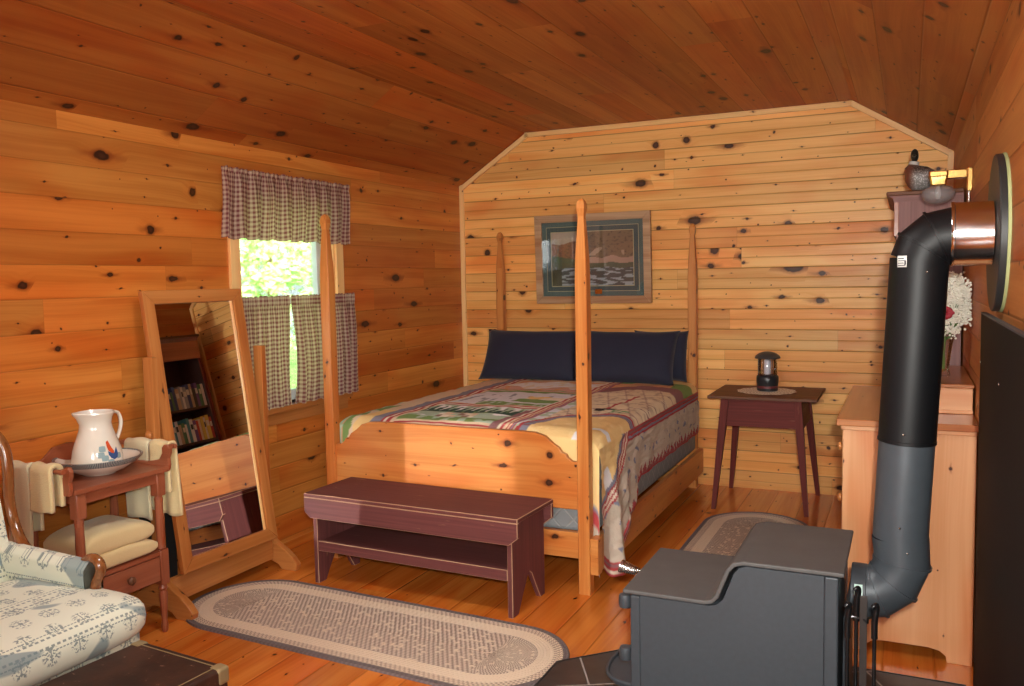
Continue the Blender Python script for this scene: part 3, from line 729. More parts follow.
def quilt_col(a, b):
    if b < 0:
        if a < .72: return quilt_col(a, -b*1.2)
        d = -b/.08*foot_len(a) if 0 <= a <= 1 else 0
        if d < .30: return C['gold']
        if d < .39: return stripes((d-.30)/.09, ['grey','grey','red','cream','red','cream','red'])
        if d > .55: return stripes((d-.55)/.06, ['red','cream','red','plum'])
        return C['taupe']
    y = QY0+(QY1-QY0)*b
    W = QX1-QX0
    if 0 <= a <= 1:
        wob = .012*nz(a, b, 6)
        d_left = a*W; d_right = (1-a)*W; f = y-QY0
        # right hand field with curved bands
        if d_right < .50:
            if .455 < d_right < .50: return stripes((d_right-.455)/.045, ['red','grey','red','tan','red'])
            if f < .60:
                # gold corner with arcs
                r = math.hypot((d_right)/.46, (f)/.60)
                if .84 < r < .93: return C['grey'] if int(r*200+a*90) % 3 else C['plum']
                if .93 < r < .97: return C['red']
                if .22 < r < .30: return C['white']
                if r < .84: return C['gold'] if nz(a, b, 30) > -.3 else (.90,.66,.32)
            # map field
            g = (f-.60)/(1.35-.60)
            r2 = math.hypot((d_right-.16)/.34, (f-1.0)/.55)
            if abs(d_right-.22+.06*g) < .010 and .75 < f < 1.25: return C['red']
            if math.hypot(d_right-.19, (f-.72)) < .040 or math.hypot(d_right-.225, (f-.66)*.8) < .030: return C['black']
            if math.hypot(d_right-.115, f-.66) < .062: return (.22,.42,.20) if nz(a, b, 60) > -.1 else C['cream']
            if r2 > 1.15 and f > 1.2:
                if r2 < 1.32: return C['plum']
                if r2 < 1.62: return C['orange'] if d_right > .1 else C['green']
                if r2 < 1.75: return C['green']
                return C['gold']
            if r2 > 1.0 and f > 1.0 and r2 <= 1.15: return C['plum']
            if d_right > .40 and f < 1.0: return C['lake'] if nz(a, b, 30) > -.1 else C['sage']
            ln = min(abs((a*13+b*6) % 1-.5), abs((b*11-a*5) % 1-.5))
            if ln < .02: return C['plum']
            return (.58,.46,.33) if nz(a, b, 40, 4) > .22 else (.78,.66,.46)
        if d_left < .34:
            if d_left < .06: return C['sage'] if nz(a, b, 25) > 0 else C['orange']
            if .06 < d_left < .13 and f < .5: return C['green'] if nz(a, b, 14) > -.1 else C['tan']
            if .13 <= d_left < .22: return C['gold'] if f < .30 else C['tan']
            if d_left >= .28: return stripes((d_left-.28)/.06, ['red','cream','red'])
            if d_left >= .22: return C['grey'] if int(y*60) % 2 else (.26,.24,.28)
            return C['tan']
        u = (d_left-.34)/(W-.34-.50)
        if u < .035: return C['tan']
        if u > .93: return C['cream'] if u < .96 else C['red'] if u < .975 else C['tan']
        if u > .86 and f < .5: return C['plum'] if int(u*150) % 2 else C['brown']
        return panel_scene(u, min(1, f/2.0))
    if a > 1:
        t = a-1; zb = hem_right(y); drop = ZT-.055-zb; d = t*drop; up = drop-d
        if y < 4.26:
            line = .015+(4.22-y)*.78
            e = d-line
            if -.11 < e < 0: return stripes((e+.11)/.11, ['grey','grey','red','cream','red','cream','red'])
            if e <= -.11:
                if math.hypot((y-3.82)*1.0, (d-.17)*.7) < .040: return C['white']
                return C['gold'] if nz(y, d, 18) > -.3 else (.90,.66,.32)
            if y < 4.06 and up < .075: return stripes(up/.075, ['red','cream','red','plum','red'])
        if d < .055 and y >= 4.05: return stripes(d/.055, ['red','plum','red','grey','red'])
        tooth = abs(((y/.066) % 1)-.5)*2
        if up < .014+.058*tooth: return C['red'] if (up*160) % 1 < .7 else C['plum']
        if nz(y*1.0, d, 22, 8) > .42: return C['grey']
        return C['taupe'] if nz(y, d, 8) > 0 else (.62,.54,.44)
    t = -a
    return stripes(t, ['sage','cream','grey','white','red','white','red','white'])
NU, NV = 300, 330
SPAN = (-.9, 2.0)
def qa(u):
    # more columns on the top than on the drops
    if u < .12: return -1+(u/.12)
    if u > .74: return 1+(u-.74)/.26
    return (u-.12)/.62
me = grid_mesh('quilt', lambda u, v: quilt_pos(qa(u), v*1.08-.08 if v*1.08 < .08 else (v*1.08-.08)), NU, NV, colfn=lambda u, v: quilt_col(qa(u), v*1.08-.08), uvfn=lambda u, v: (u*3, v*2))
tag(link('quilt', me, M['quilt'], smooth=True, angle=0), 'patchwork quilt with pine tree landscapes and red striped borders on the bed', 'quilt')

# pillows
def pillow(cx, label, w=.76, tilt=1.08, y=5.63, z=.785, h=.44, seed=0, rz=0):
    n, m = 26, 18; V = []; F = []
    for side in (1, -1):
        for j in range(m+1):
            for i in range(n+1):
                u, v = i/n*2-1, j/m*2-1
                e = max(0, (1-abs(u)**3.2))*max(0, (1-abs(v)**3.0))
                th = .078*e**.55*side
                px = u*w/2*(1-.035*(1-abs(v)**2)*abs(u)**4); pv = v*h/2*(1-.05*(1-abs(u)**2)*abs(v)**4)
                px *= 1+.03*abs(v)**5; pv *= 1+.03*abs(u)**6
                th += .006*noise.noise(Vector((px*9, pv*9, seed)))*(e > .05)
                V.append((px, pv, th))
    N = (n+1)*(m+1)
    for j in range(m):
        for i in range(n):
            a = j*(n+1)+i; F.append((a, a+1, a+n+2, a+n+1)); F.append((N+a, N+a+n+1, N+a+n+2, N+a+1))
    me = bpy.data.meshes.new('pillow'); me.from_pydata(V, [], F)
    bm = new_bm(); bm.from_mesh(me); bmesh.ops.remove_doubles(bm, verts=bm.verts, dist=1e-4)
    M4 = Matrix.Translation((cx, y, z+h/2*math.sin(tilt)))@Matrix.Rotation(rz, 4, 'Z')@Matrix.Rotation(tilt, 4, 'X')
    bmesh.ops.transform(bm, matrix=M4, verts=bm.verts)
    o = link('pillow', bm, M['navy'], smooth=True, angle=0)
    tag(o, label, 'pillow', None)
pillow(-2.50, 'dark navy pillow on the left half of the bed, behind the front post', y=5.66, seed=1, w=.76, z=.762, h=.40)
pillow(-1.775, 'large dark navy pillow right of the front bed post', y=5.66, seed=5, w=.70, z=.762, h=.40)
pillow(-1.57, 'navy pillow end poking out behind the right pillow at the bed edge', y=5.80, w=.38, z=.765, h=.35, seed=8, tilt=1.42)

# ---------------------------------------------------------------- picture
pic = thing('framed_picture', 'framed river landscape print with teal mat hanging over the bed', 'picture', (-2.125, 5.99, 1.31))
px0, px1, pz0, pz1 = -2.575, -1.675, 1.305, 1.968
bm = new_bm(); fw = .055
for (a, b, c, d) in ((px0, px1, pz0, pz0+fw), (px0, px1, pz1-fw, pz1)):
    s_ = 1 if c == pz0 else -1
    pts = [(a, c), (b, c), (b-fw, d), (a+fw, d)] if s_ == 1 else [(a+fw, c), (b-fw, c), (b, d), (a, d)]
    prism(bm, pts, 'Y', 5.955, 5.99)
for side in (0, 1):
    x = px0 if side == 0 else px1; xi = px0+fw if side == 0 else px1-fw
    prism(bm, [(x, pz0), (xi, pz0+fw), (xi, pz1-fw), (x, pz1)], 'Y', 5.955, 5.99)
link('frame', bm, M['barn'], pic, grain='X', bevel=.004)
matc = plain('teal_mat_board', (.075,.115,.110), .8, var=.05); gold = plain('gilt_line', (.42,.36,.20), .5)
matc2 = plain('teal_mat_inner', (.045,.075,.078), .8, var=.05)
link('mat_board', box(px0+fw, px1-fw, 5.972, 5.985, pz0+fw, pz1-fw), matc, pic)
link('mat_line', box(px0+fw+.035, px1-fw-.035, 5.970, 5.9722, pz0+fw+.035, pz1-fw-.035), gold, pic)
link('inner_mat', box(px0+fw+.039, px1-fw-.039, 5.968, 5.9705, pz0+fw+.039, pz1-fw-.039), matc2, pic)
link('print_line', box(px0+fw+.072, px1-fw-.072, 5.966, 5.9685, pz0+fw+.072, pz1-fw-.072), gold, pic)
def land(u, v):
    n1 = nz(u, v, 5, 1); n2 = nz(u*1.0, v*3, 9, 2); n3 = nz(u, v, 30, 3)
    if v > .80+.05*n1 and u < .45: c = (.45,.36,.28)
    elif v > .55+.08*n1:
        c = (.26,.10,.045) if u < .3 else (.14,.085,.04) if u < .55 else (.20,.12,.06)
        if n3 > .25: c = tuple(x*.55 for x in c)
    elif v > .42+.05*n1: c = (.42,.24,.17) if .35 < u else (.07,.09,.04)
    elif v > .32+.05*n1: c = (.085,.085,.04)
    else:
        c = (.055,.06,.055)
        if n2 > .12-.3*max(0, .25-v): c = (.34,.38,.40)
        if u < .12: c = (.05,.05,.02)
    if .45 < u < .9 and .55 < v < .72 and nz(u, v, 7, 9) > .15: c = (.40,.26,.18)
    return tuple(x*.85 for x in c)
PX0, PX1, PZ0, PZ1 = px0+fw+.077, px1-fw-.077, pz0+fw+.077, pz1-fw-.077
me = grid_mesh('print', lambda u, v: (PX0+(PX1-PX0)*u, 5.9655, PZ0+(PZ1-PZ0)*v), 110, 80, colfn=land, uvfn=lambda u, v: (u, v))
link('print', me, M['attr_plain'], pic)
gl_ = box(px0+fw, px1-fw, 5.9605, 5.9625, pz0+fw, pz1-fw)
link('glass', gl_, glass_mat('picture_glass', gl=.0), pic)
pic.rotation_euler = (math.radians(2.2), 0, 0)
pic.location.y -= .002
link('plaque', box(-2.105, -2.05, 5.9660, 5.9670, pz0+fw+.015, pz0+fw+.05), M['brass'], pic)

# ---------------------------------------------------------------- bench
bench = thing('bench', 'low mauve painted wooden bench with worn edges at the foot of the bed', 'bench', (-2.13, 3.47, 0))
ang = -.035
bR = Matrix.Translation((-2.105, 3.47, 0))@Matrix.Rotation(ang, 4, 'Z')@Matrix.Translation((2.13, -3.47, 0))
def bl(name, bm, grain='X', **kw):
    bmesh.ops.transform(bm, matrix=bR, verts=bm.verts)
    g = (math.cos(ang), math.sin(ang), 0) if grain == 'X' else grain
    return link(name, bm, M['mauve'], bench, grain=g, bevel=.0028, seg=1, edge_mat=M['worn_edge'], **kw)
bl('seat', box(-2.72, -1.535, 3.275, 3.655, .437, .457))
def apron_poly():
    x0, x1, zt, zb = -2.72, -1.535, .437, .335
    return [(x0, zt), (x0, zb+.03), (x0+.035, zb), (x1-.045, zb), (x1, zb+.035), (x1, zt)]
bl('apron', prism(new_bm(), apron_poly(), 'Y', 3.275, 3.297))
bl('apron', prism(new_bm(), apron_poly(), 'Y', 3.633, 3.655))
def endpoly(): 
    return [(3.298, .436), (3.298, 0), (3.355, 0), (3.40, .07), (3.45, .145), (3.4725, .16), (3.495, .145), (3.54, .07), (3.585, 0), (3.632, 0), (3.632, .436)]
bl('leg', prism(new_bm(), endpoly(), 'X', -2.685, -2.66), grain='Z')
bl('leg', prism(new_bm(), endpoly(), 'X', -1.60, -1.575), grain='Z')
bl('shelf', box(-2.659, -1.601, 3.32, 3.625, .195, .212))
bl('shelf_rail', box(-2.659, -1.601, 3.300, 3.319, .165, .216))

# ---------------------------------------------------------------- rugs
def rug(name, cx, cy, L, W, rot, label):
    R_ = W/2; S = L/2-R_; per = []
    n = 40
    for i in range(n+1): a = -PI/2+PI*i/n; per.append((S+R_*math.cos(a), R_*math.sin(a), math.cos(a), math.sin(a)))
    m = 40
    for i in range(1, m): per.append((S-2*S*i/m, R_, 0, 1))
    for i in range(n+1): a = PI/2+PI*i/n; per.append((-S+R_*math.cos(a), R_*math.sin(a), math.cos(a), math.sin(a)))
    for i in range(1, m): per.append((-S+2*S*i/m, -R_, 0, -1))
    arc = [0]
    for p, q in zip(per, per[1:]+per[:1]): arc.append(arc[-1]+math.hypot(p[0]-q[0], p[1]-q[1]))
    K = 24; V = []; UV = []
    prof = [(0, .001), (0, .007)] + [(R_*k/K*.995+.002, .0115) for k in range(K+1)]
    c, s_ = math.cos(rot), math.sin(rot); N = len(per)
    for d, z in prof:
        for i in range(N+1):
            p = per[i % N]; d_ = min(d, R_*.999)
            x, y = p[0]-p[2]*d_, p[1]-p[3]*d_
            zz = z+(.0025*noise.noise(Vector((x*3, y*3, cx))) if z > .002 else 0)
            V.append((cx+x*c-y*s_, cy+x*s_+y*c, zz)); UV.append((d, arc[i]*(1-.0*d)))
    F = []
    for j in range(len(prof)-1):
        for i in range(N): a = j*(N+1)+i; F.append((a, a+1, a+N+2, a+N+1))
    me = bpy.data.meshes.new(name); me.from_pydata(V, [], F)
    uv = me.uv_layers.new(name='UVMap').data
    for l in me.loops: uv[l.index].uv = UV[l.vertex_index]
    o = link(name, me, M['rug'], smooth=True, origin=(cx, cy, 0)); tag(o, label, 'rug')
rug('braided_rug', -2.11, 2.94, 1.88, .62, -.045, 'long oval braided rug in tan and brown in front of the bench')
rug('braided_rug', -.80, 4.50, 1.72, .62, PI/2, 'oval braided rug beside the bed, partly hidden behind the stove')

# ---------------------------------------------------------------- cheval mirror
mir = thing('standing_mirror', 'tall pine framed standing mirror tilted back beside the window', 'mirror', (-3.05, 3.075, 0))
tilt = math.atan(.185/1.29); yawm = math.radians(-2.0)
cM = Vector((-3.060, 3.075, .825))
MM = Matrix.Translation(cM)@Matrix.Rotation(yawm, 4, 'Z')@Matrix.Rotation(-tilt, 4, 'Y')
def ml(name, bm, mat, grain, **kw):
    bmesh.ops.transform(bm, matrix=MM, verts=bm.verts); gv = MM.to_3x3()@AX[grain]
    return link(name, bm, mat, mir, grain=gv, **kw)
hw, hh, fw = .305, .652, .062
ml('frame_stile', prism(new_bm(), [(-hw, -hh), (-hw+fw, -hh+fw), (-hw+fw, hh-fw), (-hw, hh)], 'X', -.012, .016), M['mirror_wood'], 'Z', bevel=.004)
ml('frame_stile', prism(new_bm(), [(hw, -hh), (hw, hh), (hw-fw, hh-fw), (hw-fw, -hh+fw)], 'X', -.012, .016), M['mirror_wood'], 'Z', bevel=.004)
ml('frame_rail', prism(new_bm(), [(-hw, hh), (-hw+fw, hh-fw), (hw-fw, hh-fw), (hw, hh)], 'X', -.012, .016), M['mirror_wood'], 'Y', bevel=.004)
ml('frame_rail', prism(new_bm(), [(-hw, -hh), (hw, -hh), (hw-fw, -hh+fw), (-hw+fw, -hh+fw)], 'X', -.012, .016), M['mirror_wood'], 'Y', bevel=.004)
g = ml('mirror_glass', box(-.004, .002, -hw+fw-.008, hw-fw+.008, -hh+fw-.008, hh-fw+.008), M['mirror'], 'Z')
ml('backing_board', box(-.014, -.005, -hw+.02, hw-.02, -hh+.02, hh-.02), M['plate_black'], 'Z')
bm = new_bm()
for k in (0, 1): bx(bm, .002, .005, hw-fw-.016+k*.008, hw-fw-.012+k*.008, -hh+fw, hh-fw)
ml('glass_bead', bm, M['trim'], 'Z')
for sgn, yy in ((-1, 2.722), (1, 3.428)):
    cx = -3.062
    link('upright', box(cx-.028, cx+.028, yy-.016, yy+.016, .11, 1.175), M['mirror_wood'], mir, bevel=.004)
    fp = [(-3.215, 0), (-3.16, 0), (-3.14, .025), (-3.09, .042), (-3.03, .042), (-2.98, .025), (-2.955, 0), (-2.865, 0), (-2.855, .035), (-2.885, .07), (-2.93, .105), (-2.985, .135), (-3.03, .17), (-3.09, .17), (-3.135, .13), (-3.19, .09), (-3.22, .05)]
    link('foot', prism(new_bm(), fp, 'Y', yy-.02 if sgn < 0 else yy-.0175, yy+.0175), M['mirror_wood'], mir, grain='X', bevel=.004)
    link('pivot_knob', lathe(new_bm(), [(.004, 0), (.018, .004), (.02, .012), (.012, .02), (0, .024)][::1], (cx, yy+sgn*.016, .83), 16, 'Y') if sgn > 0 else lathe(new_bm(), [(.004, 0), (.018, -.004), (.02, -.012), (.012, -.02), (0, -.024)], (cx, yy-.016, .83), 16, 'Y'), M['mirror_wood'], mir, smooth=True)
link('stretcher', box(-3.035, -3.008, 2.74, 3.41, .05, .165), M['mirror_wood'], mir, grain='Y', bevel=.004)

# ---------------------------------------------------------------- washstand
ws = thing('washstand', 'reddish wooden washstand with turned legs, towel bars and one drawer', 'washstand', (-3.03, 2.39, 0))
WX0, WX1, Wy0, Wy1 = -3.19, -2.875, 2.20, 2.585
RW = M['red_wood']
def turned_leg(x, y):
    bm = new_bm(); b = .021
    loft(bm, [sq(x, y, z, h, h, .003) for z, h in ((.60, b), (.605, b+.001), (.695, b+.001), (.70, b))])
    lathe(bm, [(.014, .365), (.019, .372), (.016, .385), (.0175, .42), (.018, .5), (.0165, .57), (.0185, .585), (.016, .60)], (x, y, 0), 18)
    loft(bm, [sq(x, y, z, h, h, .003) for z, h in ((.215, b), (.22, b+.001), (.36, b+.001), (.365, b))])
    lathe(bm, [(.010, 0), (.014, .01), (.015, .03), (.011, .05), (.013, .07), (.0165, .13), (.019, .17), (.014, .185), (.020, .195), (.016, .205), (.014, .215)], (x, y, 0), 18)
    return bm
for x in (WX0+.02, WX1-.022):
    for y in (Wy0, Wy1): link('leg', turned_leg(x, y), RW, ws, smooth=True)
link('tabletop', box(WX0-.012, WX1+.012, Wy0-.035, Wy1+.035, .70, .72), RW, ws, grain='Y', bevel=.004)
bm = new_bm(); bx(bm, WX1-.028, WX1-.012, Wy0, Wy1, .655, .699); bx(bm, WX0+.012, WX0+.028, Wy0, Wy1, .655, .699); bx(bm, WX0+.02, WX1-.02, Wy0-.008, Wy0+.008, .655, .699); bx(bm, WX0+.02, WX1-.02, Wy1-.008, Wy1+.008, .655, .699)
link('apron', bm, RW, ws, grain='Y')
sp_ = [(Wy0-.03, .7205), (Wy1+.03, .7205), (Wy1+.03, .755), (Wy1-.02, .775), (Wy1-.08, .80), (2.46, .835), (2.39, .845), (2.32, .835), (Wy0+.08, .80), (Wy0+.02, .775), (Wy0-.03, .755)]
link('splashback', prism(new_bm(), sp_, 'X', WX0-.01, WX0+.006), RW, ws, grain='Y', bevel=.003)
# scrolled side brackets that carry the towel bars
for y, s_ in ((Wy0-.045, -1), (Wy1+.045, 1)):
    yb0 = y-.009; yb1 = y+.009
    br = [(-3.19, .70), (-2.875, .70), (-2.868, .725), (-2.872, .755), (-2.862, .775), (-2.86, .795), (-2.872, .812), (-2.892, .812), (-2.905, .798), (-2.903, .775), (-2.925, .745), (-3.0, .732), (-3.10, .732), (-3.15, .75), (-3.17, .80), (-3.19, .81)]
    link('side_bracket', prism(new_bm(), br, 'Y', yb0, yb1), RW, ws, grain='X', bevel=.003)
    yo = y+s_*.032
    link('towel_bar', tube(new_bm(), [(-3.185, yo, .800), (-2.865, yo, .800)], .009, 12), RW, ws, smooth=True)
    for xa in (-3.186, -2.886): link('bar_arm', box(xa, xa+.014, min(y, yo)-.006, max(y, yo)+.006, .790, .810), RW, ws, grain='Y', bevel=.002)
link('shelf', box(WX0+.005, WX1-.004, Wy0+.002, Wy1-.002, .345, .36), RW, ws, grain='Y')
dr = link('drawer', box(WX1-.30, WX1-.006, Wy0+.024, Wy1-.024, .235, .340), RW, ws, grain='Y', bevel=.002)
k = link('knob', lathe(new_bm(), [(.008, 0), (.009, .008), (.017, .014), (.018, .022), (.012, .029), (0, .031)], (WX1-.006, 2.40, .290), 18, 'X'), M['brown_top'], dr, smooth=True)
bm = new_bm(); bx(bm, WX0+.012, WX0+.026, Wy0+.02, Wy1-.02, .225, .36); bx(bm, WX0+.02, WX1-.03, Wy0-.006, Wy0+.006, .225, .36); bx(bm, WX0+.02, WX1-.03, Wy1-.006, Wy1+.006, .225, .36)
link('case_side', bm, RW, ws, grain='Y')

# bowl and pitcher
bowl_c = (-3.045, 2.42, .7215)
bo = thing('wash_bowl', 'wide white china wash bowl with blue grey rim under the pitcher', 'bowl', bowl_c)
prof = [(.060, 0), (.068, 0), (.075, .006), (.115, .022), (.150, .047), (.168, .066), (.170, .070), (.165, .070), (.145, .052), (.110, .029), (.07, .016), (0, .014)]
link('bowl_body', lathe(new_bm(), prof, bowl_c, 48), M['porcelain'], bo, smooth=True)
def rimmat():
    s = NT('blue_rim_band'); _, u, v = s.uv()
    k = s.math('GREATER_THAN', s.math('FRACT', s.math('MULTIPLY', u, 26)), .5); 
    return s.finish(s.mix(k, (.07,.10,.12), (.35,.38,.36)), .2, coat=.4)
M['rim'] = rimmat()
bm = new_bm(); lathe(bm, [(.1512, .0465), (.1695, .0655), (.1718, .0708), (.1655, .0716), (.160, .068)], bowl_c, 48)
me = bpy.data.meshes.new('rim_band'); 
bmesh.ops.delete(bm, geom=[f for f in bm.faces if len(f.verts) > 4], context='FACES_ONLY'); bmesh.ops.recalc_face_normals(bm, faces=bm.faces); bm.to_mesh(me); bm.free()
uvl = me.uv_layers.new(name='UVMap').data
for f in me.polygons:
    for li in f.loop_indices:
        co = me.vertices[me.loops[li].vertex_index].co; a_ = math.atan2(co.y-bowl_c[1], co.x-bowl_c[0]); uvl[li].uv = (a_, co.z)
    aa = [uvl[li].uv[0] for li in f.loop_indices]
    if max(aa)-min(aa) > 3:
        for li in f.loop_indices:
            if uvl[li].uv[0] < 0: uvl[li].uv = (uvl[li].uv[0]+2*PI, uvl[li].uv[1])
link('rim_band', me, M['rim'], bo, smooth=True, label='blue grey dashed band round the rim')
pc = Vector((-3.045, 2.415, .7362))
pi_ = thing('pitcher', 'white china water pitcher with a red and blue rooster painted on it', 'pitcher', pc)
prof = [(0,0),(.086,0),(.093,.006),(.098,.030),(.098,.055),(.093,.085),(.084,.115),(.073,.145),(.064,.172),(.060,.195),(.065,.218),(.075,.238)]
inn = [(.072,.243),(.061,.222),(.055,.20),(.056,.18),(.062,.155),(.074,.12),(.083,.07),(0,.02)]
bm = new_bm(); n = 40; rings = []
for r, h in prof+inn:
    ring = []
    for i in range(n):
        a = 2*PI*i/n; rr = r; zz = h
        lip = max(0, (h-.18)/.063); dirn = math.cos(a+PI/2)        # spout towards -Y
        if dirn > 0: rr += lip*.026*dirn**6; zz += lip*.006*dirn**4
        ring.append(bm.verts.new(pc+Vector((rr*math.cos(a), rr*math.sin(a), zz))))
    rings.append(ring)
for a, b in zip(rings, rings[1:]):
    for i in range(n): j = (i+1) % n; bm.faces.new((a[i], a[j], b[j], b[i]))
bmesh.ops.remove_doubles(bm, verts=bm.verts, dist=1e-5)
link('pitcher_body', bm, M['porcelain'], pi_, smooth=True)
hp_ = smooth_pts([pc+Vector((.0,.060,.216)), pc+Vector((0,.085,.230)), pc+Vector((0,.114,.220)), pc+Vector((0,.124,.180)), pc+Vector((0,.110,.132)), pc+Vector((0,.086,.098))], 5)
link('handle', tube(new_bm(), hp_, .0095, 10, .75), M['porcelain'], pi_, smooth=True)
# rim line and the painted rooster follow the body
def on_body(ang, h, off=.0012):
    for (r0, h0), (r1, h1) in zip(prof[1:], prof[2:]):
        if h0 <= h <= h1: r = r0+(r1-r0)*(h-h0)/(h1-h0); break
    else: r = .08
    return pc+Vector(((r+off)*math.cos(ang), (r+off)*math.sin(ang), h))
def decal(name, pts2, mat, parent, off=.0012, a0=.0):
    """pts2: outline in (arc metres, height), wrapped on the pitcher"""
    bm = new_bm(); cx = sum(p[0] for p in pts2)/len(pts2); cz = sum(p[1] for p in pts2)/len(pts2)
    c0 = bm.verts.new(on_body(a0+cx/.09, cz, off+.0006)); vv = [bm.verts.new(on_body(a0+x/.09, z, off)) for x, z in pts2]
    for i in range(len(vv)): bm.faces.new((c0, vv[i], vv[(i+1) % len(vv)]))
    return link(name, bm, mat, parent, smooth=True)
RA = math.atan2(-2.415, 3.045)+.55
red_ = plain('rooster_red', (.62,.09,.03), .2, coat=.4); blu_ = plain('rooster_blue', (.05,.10,.26), .2, coat=.4); grn_ = plain('leaf_blue_green', (.30,.42,.44), .2, coat=.4)
ro = decal('rooster', [(-.012,.125),(-.002,.130),(.002,.118),(.008,.100),(.016,.085),(.014,.075),(.004,.078),(-.008,.090),(-.012,.108)], red_, pi_, .0016, RA)
decal('rooster_tail', [(-.010,.088),(.004,.078),(.014,.076),(.026,.085),(.032,.100),(.034,.072),(.028,.056),(.014,.050),(0,.058),(-.008,.072)], blu_, ro, .0013, RA)
for q, (dx, dz) in enumerate(((-.030,.098),(-.022,.060),(.038,.062),(-.036,.074),(.0,.042))):
    decal('painted_leaf', [(dx+.013*math.cos(t*PI/4)*(1+.25*(t % 2)), dz+.012*math.sin(t*PI/4)*(1+.25*(t % 2))) for t in range(8)], grn_, pi_, .0008, RA)

# towels
def hanging_towel(label, y, x0, x1, zf, zb, mat, side, zbar=.800, seed=0, cat='towel', group=None, th=.012, rb=.011):
    """folded towel over a bar that runs along X; zf / zb = bottoms on outer / inner side"""
    rs = random.Random(seed)
    path = []
    n = 10
    for i in range(n+1): path.append((y+side*(rb+th/2), zf+(zbar-zf)*i/n))
    for i in range(1, 6): a = PI*i/6; path.append((y+side*(rb+th/2)*math.cos(a), zbar+(rb+th/2)*math.sin(a)))
    for i in range(n+1): path.append((y-side*(rb+th/2), zbar+(zb-zbar)*i/n))
    def f(u, v):
        k = v*(len(path)-1); i = min(int(k), len(path)-2); t = k-i
        py = path[i][0]*(1-t)+path[i+1][0]*t; pz = path[i][1]*(1-t)+path[i+1][1]*t
        x = x0+(x1-x0)*u; hang = max(0, zbar-pz)
        py += (side if v < .5 else -side)*(.003+.010*min(1, hang*3)*(.5+.5*math.sin(u*9+seed)))
        x += .012*math.sin(hang*9+seed)*hang*2+(u-.5)*.03*hang
        pz += .004*math.sin(u*7+seed)
        return (x, py, pz)
    me = grid_mesh('towel', f, 18, 50, uvfn=lambda u, v: (u*.3, v*.6))
    o = link('towel', me, mat, smooth=True, angle=0, solid=th); tag(o, label, cat, group)
hanging_towel('long pale towel hanging down the left end of the washstand beside the armchair', Wy0-.077, -3.150, -3.035, .46, .55, M['towel_pale'], -1, seed=1)
hanging_towel('small folded cream towel over the front of the left towel bar', Wy0-.077, -3.015, -2.905, .645, .66, M['towel'], -1, seed=2, th=.018)
hanging_towel('wide cream towel hanging over the right towel bar by the mirror', Wy1+.077, -3.15, -3.01, .50, .47, M['towel_pale'], 1, seed=4)
hanging_towel('narrow cream towel at the front end of the right towel bar', Wy1+.077, -2.995, -2.885, .485, .60, M['towel'], 1, seed=6)
def folded_towel(z0, h, x0, x1, y0, y1, label, mat, seed):
    def f(u, v):
        # closed cushion-like slab from a superellipse section along v
        a = u*2*PI; c, s_ = math.cos(a), math.sin(a)
        ex = abs(c)**.28*(1 if c > 0 else -1); ez = abs(s_)**.55*(1 if s_ > 0 else -1)
        endk = 1-abs(2*v-1)**12*.40
        x = (x0+x1)/2+(x1-x0)/2*ex*(1-.04*abs(2*v-1)**6); y = y0+(y1-y0)*v
        z = z0+h/2+h/2*ez*endk+.012*noise.noise(Vector((x*7, y*7, seed)))*(1 if ez > 0 else 0)+.012*(1 if ez > 0 else 0)*(1-(2*v-1)**2)
        return (x, y, z)
    me = grid_mesh('towel', f, 48, 26, uvfn=lambda u, v: (u, v)); 
    bm = new_bm(); bm.from_mesh(me); bmesh.ops.remove_doubles(bm, verts=bm.verts, dist=1e-4); bmesh.ops.holes_fill(bm, edges=bm.edges, sides=100)
    o = link('folded_towel', bm, mat, smooth=True, angle=60); tag(o, label, 'towel')
folded_towel(.3605, .062, -3.155, -2.882, 2.228, 2.562, 'folded cream towel lying on the washstand shelf, under the other', M['towel'], 3)
folded_towel(.4225, .082, -3.15, -2.888, 2.222, 2.552, 'folded cream towel topmost of the stack on the washstand shelf', M['towel'], 9)
# plain black slab filling the dark strip behind the washstand
tag(link('dark_panel', box(-3.232, -3.20, 2.765, 2.95, 0, .50), M['plate_black'], bevel=.004), 'black upright panel filling the dark strip behind washstand and mirror', 'panel')

# ---------------------------------------------------------------- armchair
ac = thing('armchair', 'cream upholstered armchair with blue figures and carved wooden frame', 'armchair', (-2.6, 1.56, 0))
def cushion(bm, x0, x1, y0, y1, z0, z1, r, crown=.0, n=22):
    def sgn(v): return (v > 0)-(v < 0)
    rings = []
    m = 14
    for j in range(m+1):
        ph = -PI/2+PI*j/m; cz = math.sin(ph); cr = math.cos(ph)
        ring = []
        for i in range(n*2):
            a = 2*PI*i/(n*2); c, s_ = math.cos(a), math.sin(a)
            k = abs(cr)**.35
            X = (x0+x1)/2+(x1-x0)/2*sgn(c)*abs(c)**.28*k; Y = (y0+y1)/2+(y1-y0)/2*sgn(s_)*abs(s_)**.28*k
            Z = (z0+z1)/2+(z1-z0)/2*sgn(cz)*abs(cz)**.7+crown*max(0, cz)*(1-((X-(x0+x1)/2)/((x1-x0)/2))**2)*(1-((Y-(y0+y1)/2)/((y1-y0)/2))**2)
            ring.append(bm.verts.new((X, Y, Z)))
        rings.append(ring)
    N = n*2
    for a, b in zip(rings, rings[1:]):
        for i in range(N): j = (i+1) % N; bm.faces.new((a[i], a[j], b[j], b[i]))
    bmesh.ops.remove_doubles(bm, verts=bm.verts, dist=1e-4)
    return bm
link('seat_cushion', cushion(new_bm(), -2.84, -2.205, 1.19, 1.955, .345, .505, .05, .02), M['toile'], ac, smooth=True, grain=lambda c: (c.y, c.x-c.z), angle=70)
link('seat_base', box(-2.84, -2.262, 1.21, 1.925, .25, .385), M['toile'], ac, grain='Y', bevel=.02)
